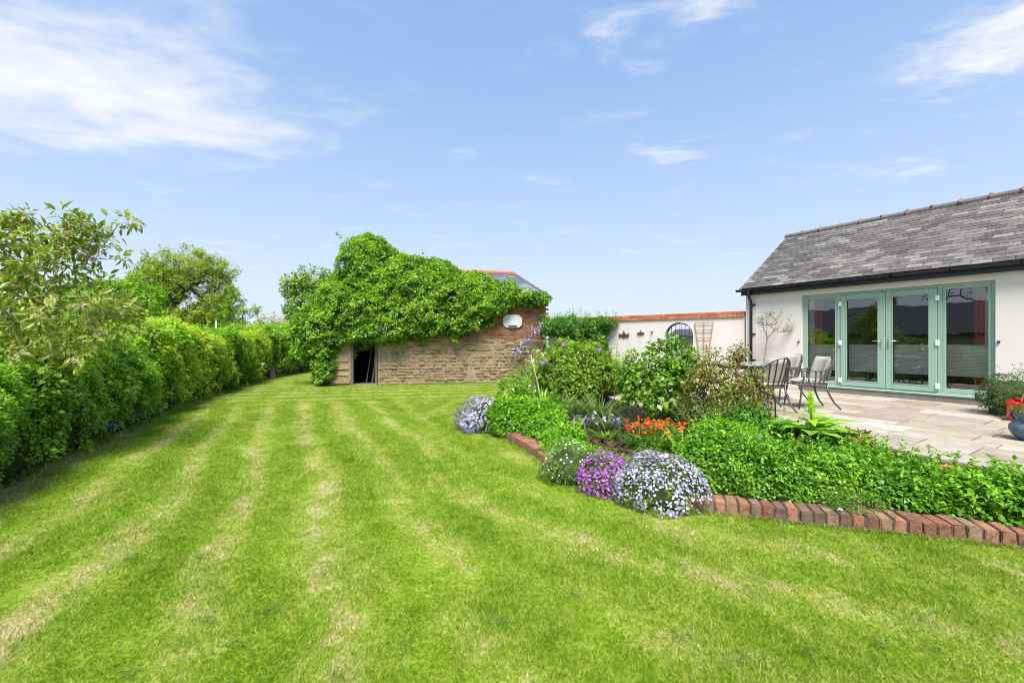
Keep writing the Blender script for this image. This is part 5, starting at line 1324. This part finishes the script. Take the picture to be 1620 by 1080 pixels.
bush('lemon_balm', 'vigorous lemon balm bush of small crinkled leaves above the brick kerb', 'plant', (2.2, 4.1, SOIL), balm_e, 3600, 18, .055, .031, .024, 'balm', zmin=.06, sprigs=520, up=.7, noise_amp=.26, noise_scale=2.0)
bush('mint_clump', 'broad spreading mint patch between lemon balm and patio corner', 'plant', (3.1, 3.8, SOIL), [(3.0, 3.98, .14, .34, .38, .20), (3.3, 3.74, .16, .34, .34, .19), (3.58, 3.60, .13, .30, .3, .17), (3.55, 4.0, .16, .34, .32, .16)], 2100, 16, .06, .039, .027, 'balm', zmin=.06, sprigs=300, up=.75, noise_amp=.24, noise_scale=2.0)
bush('campanula_clump', 'taller pale stalked bellflower foliage by the patio corner at the kerb end', 'plant', (3.95, 3.3, SOIL), [(3.85, 3.42, .15, .30, .32, .20), (4.1, 3.22, .14, .34, .34, .20), (4.4, 3.0, .14, .36, .34, .2)], 1400, 16, .06, .042, .030, 'lime', zmin=.06, sprigs=360, up=.75, noise_amp=.26, noise_scale=2.2)
bush('shade_leaf_patch', 'dark heart leaved patch tucked between lemon balm and mint', 'plant', (2.85, 4.2, SOIL), [(2.85, 4.22, .17, .24, .2, .17), (2.62, 4.45, .2, .25, .2, .17)], 380, 12, .06, .06, .05, 'balm_deep', zmin=.06, up=.8)
bush('geranium_clump', 'dark blue green cut leaved clump behind the lemon balm', 'plant', (3.05, 4.55, SOIL), [(2.95, 4.50, .15, .34, .30, .15), (3.3, 4.35, .16, .34, .3, .14), (3.6, 4.40, .16, .25, .25, .13)], 700, 12, .06, .055, .032, 'balm_deep', zmin=.06, sprigs=40, up=.7)
bush('marjoram_clump', 'rounded lime green clump under the rose bush', 'plant', (2.55, 5.0, SOIL), [(2.45, 5.05, .24, .30, .30, .24), (2.72, 5.12, .22, .26, .28, .20), (2.25, 4.85, .16, .22, .22, .16)], 900, 14, .05, .04, .026, 'lime', zmin=.06, sprigs=80, up=.6)
bush('deep_green_clump', 'dark green leafy clump at the patio edge beneath the stake', 'plant', (3.1, 5.5, SOIL), [(3.05, 5.5, .26, .30, .28, .26), (3.28, 5.3, .18, .24, .24, .2)], 520, 12, .06, .065, .024, 'balm_deep', zmin=.06, sprigs=50)
# shrubs
bush('rounded_shrub', 'rounded yellow green shrub with small leaves in front of the white wall', 'shrub', (1.3, 9.0, SOIL), [(1.32, 9.0, .95, .62, .6, .48), (1.05, 8.9, .80, .45, .5, .42), (1.62, 9.0, .80, .50, .5, .42), (1.25, 8.8, .50, .55, .5, .36), (1.95, 9.3, .62, .4, .4, .35)], 1500, 16, .085, .06, .036, 'shrub_lime', zmin=.12, sprigs=160, noise_amp=.2)
sb_ = [(2.25, 6.6, .95, .48, .42, .34), (1.95, 6.55, .80, .30, .3, .26), (2.55, 6.6, 1.05, .34, .32, .26), (2.35, 6.6, 1.38, .24, .22, .16), (2.15, 6.5, .60, .42, .36, .28), (2.55, 6.65, .70, .36, .3, .3), (1.88, 6.6, 1.12, .14, .14, .16), (2.75, 6.6, 1.22, .18, .16, .13)]
tree('leafy_shrub', 'tall many stemmed leafy green shrub in the middle of the flower bed', (2.28, 6.55, SOIL), (2.28, 6.55, .42), sb_, 170, 17, .115, .085, .052, 'shrub_green', 'dark_bark', r_tip=.0045, step=.14, cat='shrub', extra=70, sag=-.05, power=2.6, big=False)
rb = [(3.0, 5.95, .88, .46, .30, .36), (2.70, 6.0, .74, .38, .3, .36), (3.28, 6.0, .70, .32, .3, .30), (2.95, 5.9, .50, .5, .36, .28), (3.15, 6.0, 1.26, .16, .14, .18), (2.62, 5.9, .98, .22, .2, .2), (2.84, 6.0, 1.22, .14, .12, .14), (3.42, 5.95, .9, .14, .14, .2)]
tree('rose_bush', 'airy bronze tinted rose bush with thin reddish canes before the table', (2.95, 5.95, SOIL), (2.95, 5.95, .28), rb, 360, 10, .085, .050, .030, 'rose_leaf', 'red_stem', r_tip=.0030, step=.12, cat='shrub', extra=220, sag=-.08, power=3.2, wob=.12)
rb2 = [(2.45, 5.75, .45, .35, .25, .30), (2.75, 5.55, .45, .35, .22, .26), (3.05, 5.5, .5, .3, .2, .25)]
tree('small_rose', 'low twiggy rose with sparse olive leaves beneath the taller rose', (2.7, 5.6, SOIL), (2.7, 5.6, .2), rb2, 170, 9, .06, .042, .02, 'grey_leaf', 'red_stem', r_tip=.0024, step=.09, cat='shrub', extra=60, sag=-.08, power=3.2, wob=.12)
# arching strap leaved clumps
strap = 'strap leaved clumps between the shrubs'
for (x, y, r_, n_, h_, lab) in ((1.55, 7.5, .5, 260, .55, 'arching grey green strap leaves beneath the rounded shrub'), (1.15, 7.7, .45, 170, .5, 'arching grey green strap leaves behind the lime clump'), (1.85, 6.2, .4, 200, .48, 'thin arching leaves between orange flowers and leafy shrub'), (2.35, 5.7, .4, 180, .42, 'thin arching leaves at the foot of the small rose'), (1.45, 6.5, .35, 120, .42, 'thin arching leaves behind the violet flowers')):
    flower_tuft('strap_leaf_clump', lab, (x, y, SOIL), r_, n_, h_, 'grey_leaf', 0, 0, None, 0, wl=.016, lean=.75, group=strap)
sw = 'upright sword leaved irises in the bed'
for (x, y, n_, h_, lab) in ((.86, 5.9, 9, .36, 'upright iris leaves between lime clump and violet flowers'), (1.02, 5.75, 6, .30, 'few iris sword leaves beside the violet flowers'), (1.92, 4.72, 14, .42, 'tall iris sword leaves between mulch and lemon balm'), (2.55, 4.35, 7, .46, 'sword leaves rising out of the lemon balm near its middle'), (2.72, 4.2, 4, .40, 'pair of sword leaves at the end of the lemon balm'), (3.75, 4.75, 10, .40, 'pointed iris leaves beside the foxglove at the patio edge'), (.55, 8.2, 60, .5, 'broad mid green iris clump with white buds behind the lime clump'), (.9, 8.0, 50, .45, 'dense sword leaves at the foot of the rounded shrub')):
    flower_tuft('iris_clump', lab, (x, y, SOIL), .16 if n_ < 40 else .4, n_, h_, 'sword', 3 if n_ == 60 else 0, .5, 'white_petal', .04, wl=.030, lean=.22, group=sw)
flower_tuft('orange_wallflower', 'cluster of bright orange red flowers over the dark mulch', (1.78, 5.42, SOIL), .40, 150, .26, 'balm_deep', 40, .33, 'orange', .034, wl=.03, lean=.8, per=7)
bush('wallflower_leaves', 'fresh green foliage beneath the orange red flowers', 'plant', (1.95, 5.5, SOIL), [(1.95, 5.55, .2, .2, .16, .16), (1.7, 5.3, .12, .22, .16, .1)], 170, 10, .05, .055, .018, 'balm', core=False, zmin=.09)
flower_tuft('violet_flowers', 'group of deep violet flowers over the mulch behind the iris leaves', (1.02, 6.2, SOIL), .18, 30, .2, 'grey_leaf', 10, .26, 'violet', .04, wl=.015, lean=.6, per=6)
flower_tuft('pale_blue_flowers', 'pale blue columbine heads on thin stalks over lime leaves', (1.32, 5.9, SOIL), .24, 60, .2, 'lime', 9, .32, 'lavender', .034, wl=.03, lean=.7, per=4)
flower_tuft('violet_flowers', 'group of small violet flowers beside the orange red cluster', (1.48, 5.72, SOIL), .14, 16, .2, 'grey_leaf', 7, .26, 'violet', .03, wl=.012, lean=.6, per=5)
bush('feathery_plant', 'feathery grey green plant on the mulch behind the largest lilac mound', 'plant', (1.55, 4.75, SOIL), [(1.55, 4.78, .12, .2, .15, .1)], 170, 14, .035, .04, .006, 'grey_leaf', core=False, zmin=.08)
# foxglove
fg = empty('foxglove', (3.50, 5.0, SOIL), 0, 'large leaved bright green foxglove rising at the patio edge', 'plant')
Lv = Leaves(); n = 14; a = np.linspace(0, 6.28, n, False) + rng.normal(size=n) * .2; d = np.stack([np.cos(a), np.sin(a), .95 + .2 * rng.random(n)], 1)
Lv.add(np.tile([0, 0, .18], (n, 1)) + np.stack([0 * a, 0 * a, rng.random(n) * .12], 1), d, np.stack([-np.cos(a) * .5, -np.sin(a) * .5, 1 + 0 * a], 1), .40, .18, .25 + .4 * rng.random(n), .10, .65, True)
n = 12; a = np.arange(n) * 2.4; d = np.stack([np.cos(a), np.sin(a), .75 + .0 * a], 1); zz = np.linspace(.24, .46, n)
Lv.add(np.stack([0 * a, 0 * a, zz], 1), d, np.stack([-np.cos(a) * .6, -np.sin(a) * .6, 1 + 0 * a], 1), np.linspace(.31, .17, n), np.linspace(.14, .07, n), .5 + .4 * rng.random(n), .12, .75, True)
n = 26; a = np.arange(n) * 2.4; d = np.stack([np.cos(a) * .6, np.sin(a) * .6, 1 + 0 * a], 1); zz = np.linspace(.44, .66, n)
Lv.add(np.stack([0 * a, 0 * a, zz], 1), d, np.stack([-np.cos(a), -np.sin(a), .6 + 0 * a], 1), np.linspace(.12, .06, n), .034, .75 + .25 * rng.random(n), .12, .3, True)
Lv.build('leaves', 'foxglove', fg)
g = MB(); g.tube([(0, 0, -.02), (.004, 0, .35), (0, 0, .70)], [.014, .011, .006], 8); g.build('stem', 'green_stem', fg, True); fg.scale = (1.12, 1.12, 1.12)
bush('bronze_plant', 'low bronze green leafy plant beside the foxglove', 'plant', (3.85, 4.9, SOIL), [(3.82, 4.85, .20, .22, .2, .17), (3.3, 4.85, .14, .2, .18, .12)], 220, 10, .06, .08, .026, 'rose_leaf', zmin=.08)
# far end of the bed: cream flowers, canes, roses, clematis
flower_tuft('cream_flower_plant', 'tall stems of cream flowers at the far end of the bed', (.55, 9.2, SOIL), .32, 160, .65, 'sword', 26, 1.05, 'cream', .045, wl=.02, lean=.25, per=3)
bush('leafy_perennial', 'upright leafy stems at the lawn edge behind the lavender mound', 'plant', (-.05, 8.2, SOIL), [(-.05, 8.2, .38, .18, .2, .36), (.2, 8.5, .30, .2, .2, .26)], 170, 10, .07, .06, .03, 'shrub_green', core=False, zmin=.06, sprigs=30)
bush('back_perennials', 'mixed green perennials along the far bed edge towards the barn corner', 'plant', (.5, 10.6, SOIL), [(.55, 10.5, .35, .5, .6, .4), (.95, 11.6, .40, .5, .6, .45), (.75, 9.9, .42, .4, .4, .4), (1.5, 12.9, .4, .5, .5, .5)], 640, 14, .09, .06, .032, 'shrub_green', zmin=.06, sprigs=60, flower=('lavender', 26, .06, None))
g = MB(); g.tube([(0, 0, 0), (-.10, .0, .5), (-.22, 0, 1.02)], .011, 6); o = g.build('garden_cane', 'dry_stem', None, True); o.location = (.62, 8.6, SOIL); tag(o, 'pale dry cane slanting up beside the cream flowers', 'cane')
for i, (x, y, h_) in enumerate(((2.02, 7.75, .75), (2.12, 7.7, .62), (1.88, 7.85, .5))):
    g = MB(); g.tube([(0, 0, 0), (.01, 0, h_ * .5), (.0, 0, h_)], .007, 6); o = g.build('garden_cane', 'red_stem'); o.location = (x, y, SOIL); tag(o, ('tallest thin brown cane at the patio edge', 'middle one of the thin brown canes at the patio edge', 'short thin brown cane at the patio edge')[i], 'cane', 'brown canes at the patio edge')
cl_e = []
def on_wall(tx, z, off_=.16): return WL.x + .767 * tx - .641 * off_, WL.y - .641 * tx - .767 * off_, z
for tx, z, rx, rz_ in ((.35, 1.95, .42, .24), (.9, 1.90, .5, .34), (1.45, 1.84, .5, .36), (1.95, 1.93, .38, .22), (2.12, 1.55, .22, .32), (2.4, 2.0, .24, .10), (2.15, 1.28, .14, .2)):
    x, y, z = on_wall(tx, z); cl_e.append((x, y, z, rx * .9, .26, rz_))
bush('wall_climber', 'dense green climber sprawling over the left end of the white wall', 'climber', (*on_wall(1.2, .1)[:2], .1), cl_e, 1100, 16, .09, .055, .032, 'balm_deep', zmin=.9, sprigs=260, noise_amp=.38, noise_scale=1.8)
lf = []
for nm, lab, tx, col in (('clematis', 'mauve clematis blooms on the rounded shrub', 0, 'mauve'),):
    root = empty(nm, (1.3, 8.9, .6), 0, lab, 'flower'); Lf = Leaves(); Lv = Leaves()
    for (x, y, z) in ((1.02, 8.45, 1.40), (1.75, 8.55, 1.28), (1.68, 8.5, 1.02), (.68, 8.5, 1.05), (.75, 8.55, .70), (.62, 8.6, 1.02)):
        q = np.array([x - 1.3, y - 8.9, z - .6]); Lf = Leaves(); Lf.flowers(q + rng.normal(size=(7, 3)) * .018, rdir(7) * .6 + np.array([0, -1.2, .4]), .065, petals=2); Lf.build('flower', col, root)
        clumps(Lv, (q + np.array([0, .05, 0]))[None], np.array([[0, -.4, 1.]]), 14, .09, .05, .03)
    Lv.build('leaves', 'shrub_green', root)
# wisteria at the barn corner
wb = empty('wisteria', (1.05, 15.05, 0), 0, 'wisteria with lilac flower trails climbing the barn corner', 'climber')
pth = [(1.05, 15.02, 0), (1.02, 14.98, .8), (1.08, 14.95, 1.5), (.9, 14.9, 1.95), (.55, 14.85, 1.70), (.25, 14.85, 1.30), (-.05, 14.8, 1.05)]
g = MB(); g.tube([(a - 1.05, b - 15.05, c_) for a, b, c_ in pth], [.04, .035, .03, .022, .016, .012, .006], 7); g.build('stem', 'bark', wb, True)
Lf = Leaves(); Lv = Leaves()
for px, py in ((861, 514), (853, 520), (846, 524), (838, 530), (831, 541), (826, 544), (835, 538), (818, 553), (811, 555), (824, 554), (856, 512), (843, 519)):
    q = P(px, py, 14.8) - np.array([1.05, 15.05, 0]); m_ = 26
    s = rng.random(m_); Lf = Leaves(); Lf.flowers(q + np.stack([rng.normal(size=m_) * .05 * (1.1 - s), rng.normal(size=m_) * .05, -.24 * s + .08], 1), rdir(m_) + np.array([0, -1, .2]), .06, petals=2); Lf.build('flower_trail', 'wisteria', wb)
    clumps(Lv, (q + np.array([.05, .05, .1]))[None], np.array([[0, -.6, .8]]), 7, .11, .08, .03)
for px, py in ((866, 500), (862, 508), (868, 560), (858, 565), (850, 572), (866, 575), (846, 560), (870, 520)):
    q = P(px, py, 14.9) - np.array([1.05, 15.05, 0]); clumps(Lv, q + rng.normal(size=(4, 3)) * .1, np.tile([[0, -.6, .8]], (4, 1)), 12, .12, .08, .03)
Lv.build('leaves', 'shrub_green', wb)
# young roses against the wall
for i, (tx, h_, lab) in enumerate(((2.85, 1.25, 'slender young rose with few leaves against the white wall under the larger ornament'), (3.25, 1.05, 'slender young rose with few leaves against the white wall nearer the arch'))):
    x, y, _ = on_wall(tx, 0, .45); tree('young_rose', lab, (x, y, SOIL), (x + .02, y, .6), [(x, y, .9, .16, .12, .25), (x, y, h_ + .1, .08, .08, .12), (x + .1, y, .6, .22, .16, .2)], 26, 7, .07, .06, .034, 'shrub_green', 'dark_bark', r_tip=.004, step=.12, cat='shrub', sag=-.05, group='young roses against the white wall')
bush('wall_foot_plants', 'green leafy perennials along the foot of the white wall', 'plant', (2.4, 13.0, SOIL), [(2.3, 13.2, .45, .5, .4, .45), (2.9, 12.8, .40, .45, .35, .42), (1.75, 13.6, .5, .5, .4, .5), (3.35, 12.55, .3, .3, .25, .3)], 520, 14, .1, .065, .036, 'lime', zmin=.06, sprigs=40)
